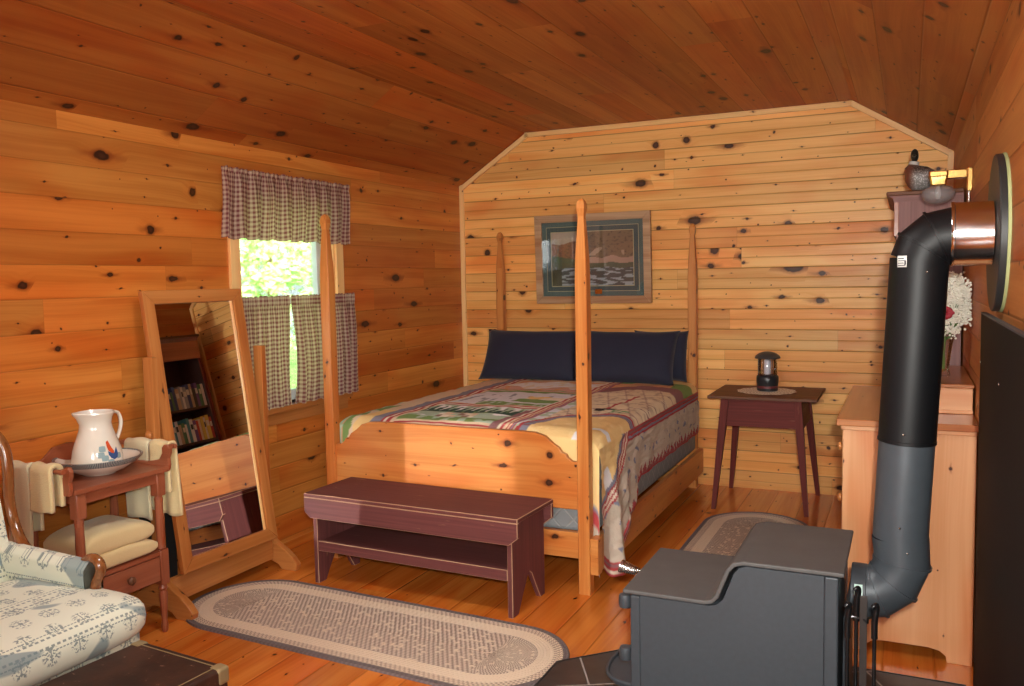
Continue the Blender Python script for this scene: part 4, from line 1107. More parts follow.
link('front_rail', box(-2.25, -2.225, 1.22, 1.93, .225, .275), M['chair_wood'], ac, grain='Y', bevel=.008)
for y in (1.24, 1.88):
    link('leg', tube(new_bm(), smooth_pts([(-2.265, y, .25), (-2.25, y, .18), (-2.262, y, .09), (-2.235, y, .012)], 5), [.032,.034,.034,.032,.030,.027,.024,.021,.018,.016,.015,.015,.016,.018,.019,.018][:16], 10), M['chair_wood'], ac, smooth=True)
    link('leg', tube(new_bm(), [(-2.82, y, .25), (-2.85, y, .1), (-2.89, y, .0)], [.026, .022, .018], 8), M['chair_wood'], ac, smooth=True)
# arms (far one shows): padded side, rolled top, carved front
for y, s_ in ((1.885, 1), (1.235, -1)):
    def arm(u, v, y=y, s_=s_):
        x = -2.425-(.47)*u; top = .582+.018*u
        prof_ = [(-.030, .37), (-.032, .50), (-.040, .545), (-.038, top-.012), (-.018, top+.008), (.006, top+.010), (.030, top-.008), (.036, .545), (.028, .50), (.026, .37)]
        k = v*(len(prof_)-1); i = min(int(k), len(prof_)-2); t = k-i
        return (x, y-s_*.0+(prof_[i][0]*(1-t)+prof_[i+1][0]*t)*s_, prof_[i][1]*(1-t)+prof_[i+1][1]*t)
    me = grid_mesh('arm_pad', arm, 12, 36); bm = new_bm(); bm.from_mesh(me); bmesh.ops.holes_fill(bm, edges=bm.edges, sides=200)
    link('arm_pad', bm, M['toile'], ac, grain=(lambda c, y=y: (c.x, c.z+abs(c.y-y)+.03)), smooth=True, angle=50)
    fp = [(-2.470, y, .590), (-2.435, y, .602), (-2.402, y, .594), (-2.390, y, .570), (-2.400, y, .545), (-2.418, y, .515), (-2.418, y, .480), (-2.396, y, .445), (-2.375, y, .405), (-2.37, y, .37)]
    pts = smooth_pts(fp, 4)
    link('arm_support', tube(new_bm(), pts, [.011+.007*min(1, i/6) for i in range(len(pts))], 12, .9), M['chair_wood'], ac, smooth=True, grain='Z')
# back with carved frame
def back_side(s_, y):
    fp = [(-2.755, y-.02*s_, .575), (-2.815, y-.01*s_, .615), (-2.862, y, .68), (-2.876, y, .76), (-2.872, y, .85), (-2.885, y, .93), (-2.915, y-.02*s_, .99), (-2.955, y-.08*s_, 1.045), (-2.975, y-.20*s_, 1.085), (-2.985, 1.56, 1.11)]
    return smooth_pts(fp, 4)
for s_, y in ((1, 1.915), (-1, 1.205)):
    p = back_side(s_, y); link('back_frame', tube(new_bm(), p, .019, 12, .8), M['chair_wood'], ac, smooth=True, grain='Z')
bp = [(1.24,.42),(1.235,.62),(1.225,.95),(1.26,1.02),(1.35,1.065),(1.56,1.095),(1.77,1.065),(1.86,1.02),(1.895,.95),(1.885,.62),(1.88,.42)]
bm = new_bm(); A = [bm.verts.new((-2.80-(z-.42)*.26, y, z)) for y, z in bp]; B = [bm.verts.new((-2.90-(z-.42)*.20, y, z)) for y, z in bp]
Cc = bm.verts.new((-2.885, 1.56, .80)); 
for i in range(len(bp)): j = (i+1) % len(bp); bm.faces.new((A[i], A[j], B[j], B[i])); bm.faces.new((A[i], Cc, A[j]))
bm.faces.new(B)
link('back_pad', bm, M['toile'], ac, grain=lambda c: (c.y, c.z), smooth=True, angle=50)

# ---------------------------------------------------------------- trunk
tk = thing('trunk', 'dark brown old leather trunk with metal corners in front of the armchair', 'trunk', (-1.98, 1.5, 0))
tR = Matrix.Translation((-1.78, 1.81, 0))@Matrix.Rotation(-.075, 4, 'Z')
def tl(name, bm, mat, **kw):
    bmesh.ops.transform(bm, matrix=tR, verts=bm.verts); return link(name, bm, mat, tk, **kw)
tl('trunk_body', box(-.385, -.006, -.63, -.006, .02, .30), M['trunk'], bevel=.008)
lid = tl('lid', box(-.392, 0, -.636, 0, .302, .385), M['trunk'], bevel=.012, seg=3)
cm = plain('worn_brass_corner', (.32,.24,.12), .5, .4)
for cx, cy in ((0, 0), (-.392, 0), (0, -.636), (-.392, -.636)):
    sx = -1 if cx == 0 else 1; sy = -1 if cy == 0 else 1
    bm = new_bm(); a, b = sorted((cx-.002*sx*1, cx+.045*sx)); c, d = sorted((cy-.002*sy, cy+.045*sy))
    a, b = sorted((cx-.0025*sx, cx+.042*sx)); c, d = sorted((cy-.0025*sy, cy+.042*sy)); bx(bm, a, b, c, d, .335, .3875)
    tl('metal_corner', bm, cm, bevel=.010, seg=3)
bm = new_bm(); bx(bm, -.392, -.0, -.026, -.0225, .385, .3862); bx(bm, -.026, -.0225, -.60, -.03, .385, .3862)
tl('piping', bm, cm)
tl('hasp', box(-.215, -.165, -.0, .006, .25, .33), cm, bevel=.002)
tl('name_plate', box(-.20, -.15, -.33, -.27, .3851, .3868), cm, bevel=.001)

# ---------------------------------------------------------------- side table, doily, lantern
st = thing('side_table', 'small burgundy side table with splayed legs and brown top by the back wall', 'table', (-.82, 5.69, 0))
link('tabletop', box(-1.155, -.492, 5.385, 5.975, .712, .730), M['brown_top'], st, grain='X', bevel=.003)
def ap(): 
    bm = new_bm(); e = .018
    a = [(-1.055,5.44),(-.605,5.44),(-.605,5.925),(-1.055,5.925)]; b = [(-1.085,5.425),(-.575,5.425),(-.575,5.94),(-1.085,5.94)]
    loft(bm, [[(x, y, .712) for x, y in a], [(x, y, .535) for x, y in b]]); return bm
link('apron', ap(), M['mauve_dark'], st, grain='X')
for (tx, ty, fx, fy) in ((-1.05,5.445,-1.115,5.385),(-.61,5.445,-.55,5.40),(-1.05,5.915,-1.112,5.965),(-.61,5.915,-.535,5.965)):
    bm = loft(new_bm(), [sq(fx, fy, 0, .013), sq(fx+(tx-fx)*.74, fy+(ty-fy)*.74, .53, .023), sq(tx, ty, .711, .024)])
    link('leg', bm, M['mauve_dark'], st)
bm = new_bm(); n = 64
c0 = Vector((-.832, 5.69, .7312))
rings = []
for r, z in ((0.001, .002), (.08, .0022), (.13, .0025), (.168, .002), (.186, .0016)):
    rings.append([bm.verts.new(c0+Vector(((r+(.006*math.cos(12*2*PI*i/n) if r > .18 else 0))*math.cos(2*PI*i/n), (r+(.006*math.cos(12*2*PI*i/n) if r > .18 else 0))*math.sin(2*PI*i/n), z))) for i in range(n)])
for a, b in zip(rings, rings[1:]):
    for i in range(n): j = (i+1) % n; bm.faces.new((a[i], a[j], b[j], b[i]))
def doily_mat():
    s = NT('crochet_doily'); g_ = s.obj(); sp = s.n('ShaderNodeSeparateXYZ'); s.t.links.new(g_, sp.inputs[0])
    x, y = sp.outputs[0], sp.outputs[1]
    r = s.math('SQRT', s.math('ADD', s.math('MULTIPLY', x, x), s.math('MULTIPLY', y, y))); a = s.math('ARCTAN2', y, x)
    k = s.math('GREATER_THAN', s.math('MULTIPLY', s.math('SINE', s.math('MULTIPLY', r, 210)), s.math('SINE', s.math('MULTIPLY', a, 26))), .5)
    return s.finish(s.mix(k, (.92,.86,.74), (.50,.40,.30)), .9, bump=k, bstr=.4)
tag(link('doily', bm, doily_mat(), origin=tuple(c0)), 'round cream crochet doily under the lantern', 'doily')
lc = Vector((-.828, 5.70, .734))
ln = thing('camping_lantern', 'black camping lantern with clear globe and domed cap on the side table', 'lantern', lc)
dkp = plain('lantern_black', (.018,.019,.022), .35); dkr = plain('lantern_red_band', (.14,.03,.03), .4); dkg = plain('lantern_grey', (.055,.055,.055), .4)
link('base', lathe(new_bm(), [(.058,0),(.066,.004),(.068,.05),(.070,.054),(.070,.092),(.064,.102),(.060,.104),(.0,.104)], lc, 32), dkp, ln, smooth=True)
link('band', lathe(new_bm(), [(.0672,.020),(.0690,.021),(.0692,.034),(.0680,.035)], lc, 32), dkr, ln, smooth=True)
link('globe', lathe(new_bm(), [(.060,.1045),(.062,.11),(.062,.205),(.058,.212),(.056,.212),(.060,.205),(.060,.11),(.058,.1045)], lc, 32), M['glass'], ln, smooth=True)
link('light_tube', lathe(new_bm(), [(.012,.1045),(.022,.11),(.022,.20),(.012,.208),(0,.209)], lc, 20), plain('frosted_tube', (.62,.64,.72), .3), ln, smooth=True)
for i in range(4): a = i*PI/2+.6; link('guard_wire', tube(new_bm(), [lc+Vector((.064*math.cos(a), .064*math.sin(a), .10)), lc+Vector((.064*math.cos(a), .064*math.sin(a), .214))], .0025, 6), dkg, ln)
link('cap', lathe(new_bm(), [(.058,.2125),(.080,.214),(.082,.219),(.074,.232),(.055,.246),(.030,.255),(.012,.258),(0,.259)], lc, 32), dkg, ln, smooth=True)

# ---------------------------------------------------------------- dresser
ds = thing('dresser', 'light pine dresser side-on against the right wall behind the stovepipe', 'dresser', (.0, 4.05, 0))
DX0, DX1, DY0, DY1 = -.225, .238, 3.53, 4.58
D = M['dresser']
sidep = [(DX0, .0), (DX0+.085, 0), (DX0+.09, .025), (DX0+.11, .042), (DX0+.15, .050), (DX1-.15, .050), (DX1-.11, .042), (DX1-.09, .025), (DX1-.085, 0), (DX1, 0), (DX1, .895), (DX0, .895)]
for y in (DY0, DY1-.022): link('side_panel', prism(new_bm(), sidep, 'Y', y, y+.022), D, ds, grain='Z', bevel=.002)
link('carcass', box(DX0+.02, DX1-.005, DY0+.023, DY1-.023, .10, .894), D, ds, grain='Y')
link('top', box(DX0-.022, DX1+.004, DY0-.03, DY1+.01, .898, .925), [M['dresser_top']], ds, grain='Y', bevel=.003)
link('top_moulding', box(DX0-.008, DX1, DY0-.012, DY1, .880, .898), D, ds, grain='Y', bevel=.003)
for j, (za, zb) in enumerate(((.68, .87), (.46, .66), (.14, .44))):
    dw = link('drawer', box(DX0-.004, DX0+.02, DY0+.03, DY1-.03, za, zb), D, ds, grain='Y', bevel=.003)
    for y in (DY0+.20, DY1-.20):
        link('knob', lathe(new_bm(), [(.008, 0), (.009, -.008), (.018, -.014), (.019, -.022), (.012, -.028), (0, -.030)], (DX0-.004, y, (za+zb)/2), 16, 'X'), M['mirror_wood'], dw, smooth=True)
rb = thing('riser_box', 'low pine box with red brown lid standing on the dresser top', 'box', (.12, 4.12, .9255))
link('box_body', box(.0, .236, 3.76, 4.50, .9255, 1.028), D, rb, grain='X', bevel=.002)
link('box_lid', box(-.008, .240, 3.75, 4.51, 1.029, 1.045), [M['dresser_top']], rb, grain='Y', bevel=.003)
link('box_plinth', box(-.004, .238, 3.755, 4.505, .926, .942), D, rb, grain='X', bevel=.002)
# vase of flowers
vc = Vector((.135, 4.06, 1.0455))
va = thing('flower_vase', 'clear glass vase with water on the box on the dresser', 'vase', vc)
link('vase_glass', lathe(new_bm(), [(0,0),(.030,0),(.032,.004),(.028,.03),(.034,.09),(.042,.15),(.046,.165),(.043,.165),(.031,.09),(.025,.03),(.0,.012)], vc, 28), M['glass'], va, smooth=True)
rs = random.Random(4)
fl = thing('flower_bouquet', 'bouquet of tiny white flowers with one dark red bloom in the vase', 'flowers', vc+Vector((0,0,.02)))
bm = new_bm(); V = []; F = []
heads = []
for i in range(75):
    d = Vector((rs.gauss(0, 1), rs.gauss(0, 1), rs.gauss(.25, 1))).normalized()
    p = vc+Vector((.018, -.03, .298))+Vector((d.x*.100, d.y*.10, d.z*.135))*rs.uniform(.65, 1.0)
    p.x = min(p.x, .218); heads.append(p)
for p in heads[:26]:
    tube(bm, [vc+Vector((rs.uniform(-.012, .012), rs.uniform(-.012, .012), .02)), vc+Vector((rs.uniform(-.015, .015), rs.uniform(-.015, .015), .16)), p], .0013, 4)
link('stems', bm, plain('stem_green', (.10,.20,.05), .6), fl)
bm = new_bm()
for p in heads:
    for k in range(34):
        q = p+Vector((rs.gauss(0, .013), rs.gauss(0, .013), rs.gauss(0, .013))); q.x = min(q.x, .236)
        bmesh.ops.create_icosphere(bm, subdivisions=1, radius=rs.uniform(.004, .0068), matrix=Matrix.Translation(q))
link('white_blossoms', bm, plain('white_petals', (.88,.87,.76), .8, var=.05), fl, smooth=True)
bm = new_bm(); rc = vc+Vector((.010, -.150, .275))
for k in range(7):
    for j in range(3):
        a = k*2*PI/7+j*.4; d = Vector((math.cos(a), -.35+.25*j, math.sin(a)))
        bmesh.ops.create_icosphere(bm, subdivisions=2, radius=1, matrix=Matrix.Translation(rc+d*.015*(1-.22*j))@Matrix.Rotation(a, 4, 'Y')@Matrix.Diagonal((.014*(1-.15*j), .005, .010, 1)))
link('red_flower', bm, plain('dark_red_petals', (.30,.008,.022), .6), fl, smooth=True)
bm = new_bm()
for k in range(16):
    a = rs.uniform(0, 6.28); b0 = vc+Vector((rs.uniform(-.035, .045), rs.uniform(-.05, .02), rs.uniform(.14, .22))); t_ = b0+Vector((math.cos(a)*.04, math.sin(a)*.04-.01, rs.uniform(-.03, .03))); t_.x = min(t_.x, .235)
    sd = (t_-b0).cross(Vector((0, 0, 1))).normalized()*.011; mid = (b0+t_)/2+Vector((0, 0, .006))
    v = [bm.verts.new(x) for x in (b0, mid+sd, t_, mid-sd)]; bm.faces.new(v)
link('leaves', bm, plain('flower_leaf', (.12,.24,.06), .5), fl)

# ---------------------------------------------------------------- bookcase with books
bc = thing('bookcase', 'tall mauve painted bookcase with capped top between dresser and back wall', 'bookcase', (.08, 5.16, 0))
BX0, BX1, BY0, BY1, BH = -.058, .236, 4.66, 5.70, 1.868
P_ = M['case_paint']
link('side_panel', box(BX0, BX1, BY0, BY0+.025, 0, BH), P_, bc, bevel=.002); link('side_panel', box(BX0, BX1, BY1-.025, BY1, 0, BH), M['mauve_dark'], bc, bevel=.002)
darkwood = plain('dark_brown_lining', (.055,.022,.016), .6)
link('back_panel', box(BX1-.012, BX1, BY0+.025, BY1-.025, .08, BH), darkwood, bc, grain='Z')
for y in (BY0+.0255, BY1-.0325): link('lining', box(BX0+.001, BX1-.013, y, y+.007, .08, BH-.03), darkwood, bc)
link('shelf', box(BX0+.012, BX1-.013, BY0+.033, BY1-.033, .06, .08), darkwood, bc, grain='Y')
for z in (.42, .915, 1.225): link('shelf', box(BX0+.012, BX1-.013, BY0+.033, BY1-.033, z-.02, z), darkwood, bc, grain='Y')
link('fascia', box(BX0-.012, BX0+.01, BY0-.002, BY1+.002, 1.67, BH-.03), M['red_wood'], bc, grain='Y', bevel=.002)
link('plinth', box(BX0-.004, BX0+.011, BY0+.001, BY1-.001, 0, .058), P_, bc, grain='Y', bevel=.002)
link('crown', loft(new_bm(), [[(x0, y0, z), (BX1, y0, z), (BX1, y1, z), (x0, y1, z)] for x0, y0, y1, z in ((BX0-.014, BY0-.004, BY1+.004, BH-.03), (BX0-.020, BY0-.006, BY1+.006, BH-.01), (BX0-.040, BY0-.010, BY1+.010, BH))]), P_, bc, grain='Y')
link('cap', box(BX0-.048, BX1, BY0-.014, BY1+.014, BH+.001, BH+.022), M['brown_top'], bc, grain='Y', bevel=.006)
cols = [('white',(.62,.60,.55)),('cream',(.55,.48,.34)),('dark blue',(.03,.05,.14)),('white',(.62,.60,.55)),('black',(.02,.02,.02)),('red',(.40,.04,.03)),('grey',(.28,.28,.28)),('green',(.06,.16,.07)),('yellow',(.60,.45,.08)),('teal',(.05,.20,.22)),('tan',(.42,.30,.18)),('purple',(.14,.06,.18))]
BM = {}
for n_, c_ in cols: BM.setdefault(n_, plain('book_%s' % n_.replace(' ', '_'), c_, .5, var=.08))
pages = plain('book_pages', (.62,.57,.45), .9)
ordn = ['first','second','third','fourth','fifth','sixth','seventh','eighth','ninth','tenth','eleventh','twelfth','thirteenth','fourteenth','fifteenth','sixteenth']
rs = random.Random(12)
for shelf, z, nm in ((0, 1.2255, 'upper'), (1, .9155, 'lower')):
    y = BY1-.034
    for k in range(15):
        w = rs.uniform(.022, .038); h = rs.uniform(.17, .225); d = rs.uniform(.13, .16)
        cn, cc = cols[(k*5+shelf*3+rs.randrange(3)) % len(cols)]
        x0 = BX0+.02+rs.uniform(0, .012)
        bm = new_bm(); bx(bm, x0, x0+.003, y-w, y, z, z+h); bx(bm, x0+.003, x0+d, y-w, y-w+.002, z, z+h); bx(bm, x0+.003, x0+d, y-.002, y, z, z+h)
        bk = thing('book', '%s spined book, %s from the back wall on the %s book shelf' % (cn, ordn[k], nm), 'book', (x0+d/2, y-w/2, z), 'books on the bookcase shelves')
        link('cover', bm, BM[cn], bk); link('pages', box(x0+.0035, x0+d-.004, y-w+.0022, y-.0022, z+.003, z+h-.003), pages, bk)
        if rs.random() < .7: link('spine_label', box(x0-.0006, x0, y-w+.004, y-.004, z+h*.55, z+h*.78), pages if cn not in ('white', 'cream') else BM['black'], bk)
        y -= w+.0012

# duck decoy
dc = Vector((.050, 4.80, BH+.0225))
dk = thing('duck_decoy', 'carved duck figure with dark head and white neck ring on the bookcase', 'figurine', dc)
def ellip(bm, c, rx, ry, rz, rot=None, sub=3):
    m = Matrix.Translation(c)@(rot or Matrix.Identity(4))@Matrix.Diagonal((rx, ry, rz, 1)); bmesh.ops.create_icosphere(bm, subdivisions=sub, radius=1, matrix=m)
def duck_body_mat():
    s = NT('speckled_feathers'); o_ = s.obj(); sp = s.n('ShaderNodeSeparateXYZ'); s.t.links.new(o_, sp.inputs[0])
    v = s.n('ShaderNodeTexVoronoi'); v.inputs['Scale'].default_value = 130; s.t.links.new(o_, v.inputs['Vector'])
    k = s.rng(v.outputs['Distance'], .25, .5)
    low = s.mix(k, (.55,.53,.51), (.24,.22,.21)); up = s.mix(k, (.26,.19,.16), (.07,.045,.035))
    col = s.mix(s.rng(sp.outputs[2], .075, .115), low, up)
    col = s.mix(s.rng(sp.outputs[0], -.02, -.06), col, (.17,.055,.03))
    return s.finish(col, .5, bump=k, bstr=.3)
bm = new_bm()
# body as one surface: rings along the axis from tail to breast (breast towards -X)
ax = [(.098,.066,.004,.004),(.085,.068,.018,.014),(.060,.068,.040,.034),(.028,.066,.058,.056),(-.008,.066,.066,.064),(-.038,.070,.062,.064),(-.060,.078,.048,.052),(-.072,.088,.030,.034),(-.076,.096,.006,.006)]
rings = [[bm.verts.new(dc+Vector((x, ry*math.cos(a), z+.006+rz*math.sin(a)))) for a in [2*PI*i/24 for i in range(24)]] for x, z, ry, rz in ax]
for a, b in zip(rings, rings[1:]):
    for i in range(24): j = (i+1) % 24; bm.faces.new((a[i], a[j], b[j], b[i]))
bm.faces.new(rings[0]); bm.faces.new(rings[-1])
link('body', bm, duck_body_mat(), dk, smooth=True, angle=70)
link('neck', tube(new_bm(), [dc+Vector((-.044,0,.112)), dc+Vector((-.034,0,.142)), dc+Vector((-.031,0,.158))], [.036, .023, .020], 16), plain('neck_brown', (.13,.06,.04), .4), dk, smooth=True)
link('neck_ring', tube(new_bm(), [dc+Vector((-.035,0,.140)), dc+Vector((-.032,0,.156))], [.0255, .0225], 16), plain('neck_white', (.55,.53,.50), .5), dk, smooth=True)
bm = new_bm(); ellip(bm, dc+Vector((-.031, -.004, .186)), .019, .026, .034)
hd = link('head', bm, plain('head_dark', (.012,.014,.012), .3), dk, smooth=True)
bm = new_bm(); ellip(bm, dc+Vector((-.034, -.040, .182)), .011, .026, .006)
link('bill', bm, plain('bill_dark', (.04,.035,.02), .4), hd, smooth=True)
link('tail', tube(new_bm(), [dc+Vector((.050,0,.092)), dc+Vector((.095,0,.082)), dc+Vector((.150,0,.066))], [.018, .012, .003], 10, .35), plain('tail_black', (.02,.018,.018), .5), dk, smooth=True)
link('stand', lathe(new_bm(), [(.032,0),(.034,.004),(.028,.010),(.010,.012),(.010,.022),(0,.022)], dc+Vector((-.02,0,0)), 20), M['brown_top'], dk, smooth=True)

# ---------------------------------------------------------------- wall lamp
wl = thing('wall_lamp', 'brass wall lamp with clear glass bowl shade above the stovepipe', 'lamp', (.24, 4.20, 1.80))
link('wall_plate', box(.222, .244, 4.165, 4.235, 1.835, 1.935), M['brass'], wl, bevel=.004)
link('arm', box(.145, .223, 4.175, 4.225, 1.893, 1.930), M['brass'], wl, bevel=.004)
link('burner', loft(new_bm(), [sq(.112, 4.20, z, h, h, .005) for z, h in ((1.862,.020),(1.868,.030),(1.900,.034),(1.905,.038),(1.925,.038),(1.928,.034))]), M['brass'], wl, bevel=.002)
link('glass_shade', lathe(new_bm(), [(.030,1.866),(.055,1.858),(.068,1.840),(.070,1.826),(.060,1.806),(.040,1.792),(.015,1.785),(.0,1.784),(.0,1.787),(.015,1.788),(.038,1.795),(.057,1.808),(.067,1.826),(.065,1.840),(.053,1.855),(.029,1.863)], (.112, 4.20, 0), 32), M['lamp_glass'], wl, smooth=True)
link('mantle', lathe(new_bm(), [(0,1.806),(.009,1.810),(.013,1.826),(.011,1.846),(.006,1.864)], (.112, 4.20, 0), 16), plain('white_mantle', (.75,.74,.70), .6), wl, smooth=True)
link('supply_pipe', tube(new_bm(), [(.232, 4.20, 1.836), (.232, 4.20, 1.70)], .006, 10), M['steel'], wl, smooth=True)

# ---------------------------------------------------------------- hearth, stove, pipe
hp2 = thing('hearth_pad', 'dark slate tiled hearth pad with clipped corner under the stove', 'hearth', (-.5, 2.5, 0))
poly = [(-1.20, 1.75), (.20, 1.75), (.20, 3.30), (-.82, 3.30), (-1.20, 2.92)]
link('tiles', prism(new_bm(), poly, 'Z', .0, .024), M['slate'], hp2, grain='X', off=(.13, .08))
bm = new_bm()
for (a, b) in zip(poly, poly[1:]+poly[:1]):
    d = Vector((b[0]-a[0], b[1]-a[1], 0)).normalized(); nn = Vector((d.y, -d.x, 0))
    pass
def ring_prism(bm, poly, w, z0, z1):
    n = len(poly); out = []
    for i in range(n):
        p0, p1, p2 = Vector(poly[i-1]), Vector(poly[i]), Vector(poly[(i+1) % n])
        d1 = (p1-p0).normalized(); d2 = (p2-p1).normalized(); n1 = Vector((d1.y, -d1.x)); n2 = Vector((d2.y, -d2.x)); b = (n1+n2).normalized()
        out.append(p1+b*w/max(.2, b.dot(n1)))
    for i in range(n):
        j = (i+1) % n
        q = [poly[i], poly[j], out[j], out[i]]
        prism(bm, [tuple(x) for x in q], 'Z', z0, z1)
    return bm
link('edge_strip', ring_prism(new_bm(), poly, .006, 0, .026), M['plate_black'], hp2)

sv = thing('wood_stove', 'dark grey cast iron wood stove with stepped top seen from its side', 'stove', (-.47, 2.73, .025))
IR = M['black_iron']
def top_poly(off, th):
    P = [(-.802, .500), (-.545, .500), (-.520, .507), (-.503, .527), (-.470, .610), (-.455, .628), (-.430, .635), (-.152, .635)]
    return P
# body: side profile extruded
bp_ = [(-.775, .16), (-.775, .494), (-.535, .494), (-.512, .500), (-.492, .520), (-.460, .604), (-.445, .622), (-.425, .629), (-.170, .629), (-.170, .16)]
link('firebox', prism(new_bm(), bp_, 'Y', 2.53, 2.91), IR, sv, bevel=.003)
def strip(bm, P, y0, y1, th):
    up = []
    n = len(P)
    for i in range(n):
        a = Vector(P[max(0, i-1)]); b = Vector(P[min(n-1, i+1)]); d = (b-a).normalized(); up.append((P[i][0]-d.y*th, P[i][1]+d.x*th))
    prism(bm, P+up[::-1], 'Y', y0, y1); return bm
link('top_plate', strip(new_bm(), top_poly(0, 0), 2.495, 2.945, .013), M['stove_top'], sv, bevel=.004, seg=2, grain='X')
link('side_panel', prism(new_bm(), [(-.750, .17), (-.750, .493), (-.535, .493), (-.512, .499), (-.492, .519), (-.460, .603), (-.445, .621), (-.425, .628), (-.207, .628), (-.207, .17)], 'Y', 2.512, 2.5299), IR, sv)
link('corner_post', box(-.782, -.7505, 2.509, 2.529, .14, .492), IR, sv, bevel=.005); link('corner_post', box(-.2065, -.168, 2.509, 2.529, .14, .628), IR, sv, bevel=.005)
link('corner_post', box(-.782, -.752, 2.911, 2.932, .14, .492), IR, sv, bevel=.005); link('corner_post', box(-.205, -.168, 2.911, 2.932, .14, .628), IR, sv, bevel=.005)
link('rear_shield', box(-.158, -.148, 2.56, 2.88, .18, .50), IR, sv, bevel=.003)
link('pedestal', loft(new_bm(), [sq(-.47, 2.72, .0255, .27, .17), sq(-.47, 2.72, .045, .26, .165), sq(-.47, 2.72, .06, .22, .14), sq(-.47, 2.72, .14, .24, .15), sq(-.47, 2.72, .16, .30, .18)]), IR, sv, bevel=.003)
dr_ = link('door', box(-.797, -.776, 2.56, 2.885, .20, .465), IR, sv, bevel=.006)
link('door_glass', box(-.7995, -.7975, 2.60, 2.845, .25, .42), M['iron_gloss'], dr_)
for z in (.462, .29): link('hinge', lathe(new_bm(), [(.008,-.022),(.018,-.020),(.020,-.012),(.020,.012),(.018,.020),(.008,.022)], (-.806, 2.535, z), 18), IR, sv, smooth=True)
# spring handle
bm = new_bm(); a0 = Vector((-.80, 2.80, .455)); a1 = Vector((-.905, 2.80, .478)); dA = (a1-a0)
tube(bm, [a0, a0+dA*.35], .005, 8)
pts = []; u_ = dA.cross(Vector((0,1,0))).normalized(); w_ = Vector((0,1,0))
for i in range(0, 11*16+1):
    t = i/(11*16); r = .011+.011*t; a = t*11*2*PI
    pts.append(a0+dA*(.3+.7*t)+u_*math.cos(a)*r+w_*math.sin(a)*r)
tube(bm, pts, .0028, 6)
link('spring_handle', bm, M['steel'], sv, smooth=True)
# ash lip
al = [(-.79, 2.56), (-.86, 2.58), (-.90, 2.63), (-.915, 2.72), (-.90, 2.81), (-.86, 2.86), (-.79, 2.88)]
link('ash_lip', prism(new_bm(), al, 'Z', .155, .168), IR, sv, bevel=.003)
link('ash_lip_rim', tube(new_bm(), smooth_pts([(x, y, .171) for x, y in al], 4), .007, 8), IR, sv, smooth=True)
# flue
FY, FZ = 2.775, .505
link('flue_collar', lathe(new_bm(), [(.084,-.1475),(.0865,-.145),(.0865,-.105),(.083,-.103)], (0, FY, FZ), 40, 'X'), M['steel'] if False else IR, sv, smooth=True)
link('rating_label', box(-.1355, -.112, FY-.090, FY-.0885, FZ+.015, FZ+.052), plain('pale_green_label', (.62,.80,.72), .4), sv)
# stovepipe
PR = .078
sp2 = thing('stovepipe', 'black stovepipe rising from the stove and turning into the right wall', 'stovepipe', (0, 2.785, .42))
PM = M['pipe']
def arc_pts(c, r, a0, a1, n, y0, y1):
    return [(c[0]+r*math.cos(a0+(a1-a0)*i/n), y0+(y1-y0)*i/n, c[1]+r*math.sin(a0+(a1-a0)*i/n)) for i in range(n+1)]
pbx, ptx = -.012, .028
low = [(-.1155, FY, FZ), (-.125+.012, FY, FZ)] 
ec = (-.135, .640)
lowarc = arc_pts(ec, .123+.012, -PI/2+.18, -.10, 3, FY, 2.785)
def gored(bm, pts, r, lip=.0025):
    tube(bm, pts, r, 40, caps=False)
    P = [Vector(p) for p in pts]
    for i in range(1, len(P)-1):
        d = ((P[i+1]-P[i]).normalized()+(P[i]-P[i-1]).normalized()).normalized()
        tube(bm, [P[i]-d*.004, P[i]-d*.0035, P[i]+d*.0035, P[i]+d*.004], [r*1.0, r+lip*1.6, r+lip*1.6, r*1.0], 40, caps=False)
    return bm
pl_ = [(-.1165, FY, FZ)]+[(-.075, 2.777, .513), (-.030, 2.781, .548), (-.006, 2.784, .610)]+[(pbx, 2.785, .690)]
link('lower_elbow', gored(new_bm(), pl_, PR+.002), M['pipe_low'], sp2, smooth=True, angle=25)
def xz(z): return pbx+(ptx-pbx)*(z-.69)/(1.53-.69)
link('lower_section', tube(new_bm(), [(xz(.685), 2.785, .685), (xz(1.0), 2.785, 1.0)], PR, 48, caps=False), M['pipe_low'], sp2, smooth=True)
link('upper_section', tube(new_bm(), [(xz(.985), 2.785, .985), (xz(.988), 2.785, .988), (xz(1.53), 2.785, 1.53)], [PR-.001, PR+.0022, PR+.0022], 48, caps=False), PM, sp2, smooth=True)
link('seam_ring', tube(new_bm(), [(xz(.980), 2.785, .980), (xz(.982), 2.785, .982), (xz(.990), 2.785, .990), (xz(.992), 2.785, .992)], [PR, PR+.004, PR+.004, PR], 48, caps=False), PM, sp2, smooth=True)
link('upper_elbow', gored(new_bm(), [(ptx, 2.785, 1.52), (ptx+.012, 2.786, 1.560), (ptx+.045, 2.787, 1.588), (ptx+.098, 2.788, 1.597)], PR+.003), PM, sp2, smooth=True, angle=25)
bm = new_bm()
for (z, a) in ((.735, -1.62), (1.015, -1.70), (.66, -1.3), (1.49, -1.3)):
    x = xz(z); p = Vector((x+PR*1.03*math.cos(a), 2.785+PR*1.03*math.sin(a), z)); bm = new_bm(); ellip(bm, p, .004, .004, .004, sub=2); link('screw', bm, M['steel'], sp2, smooth=True)
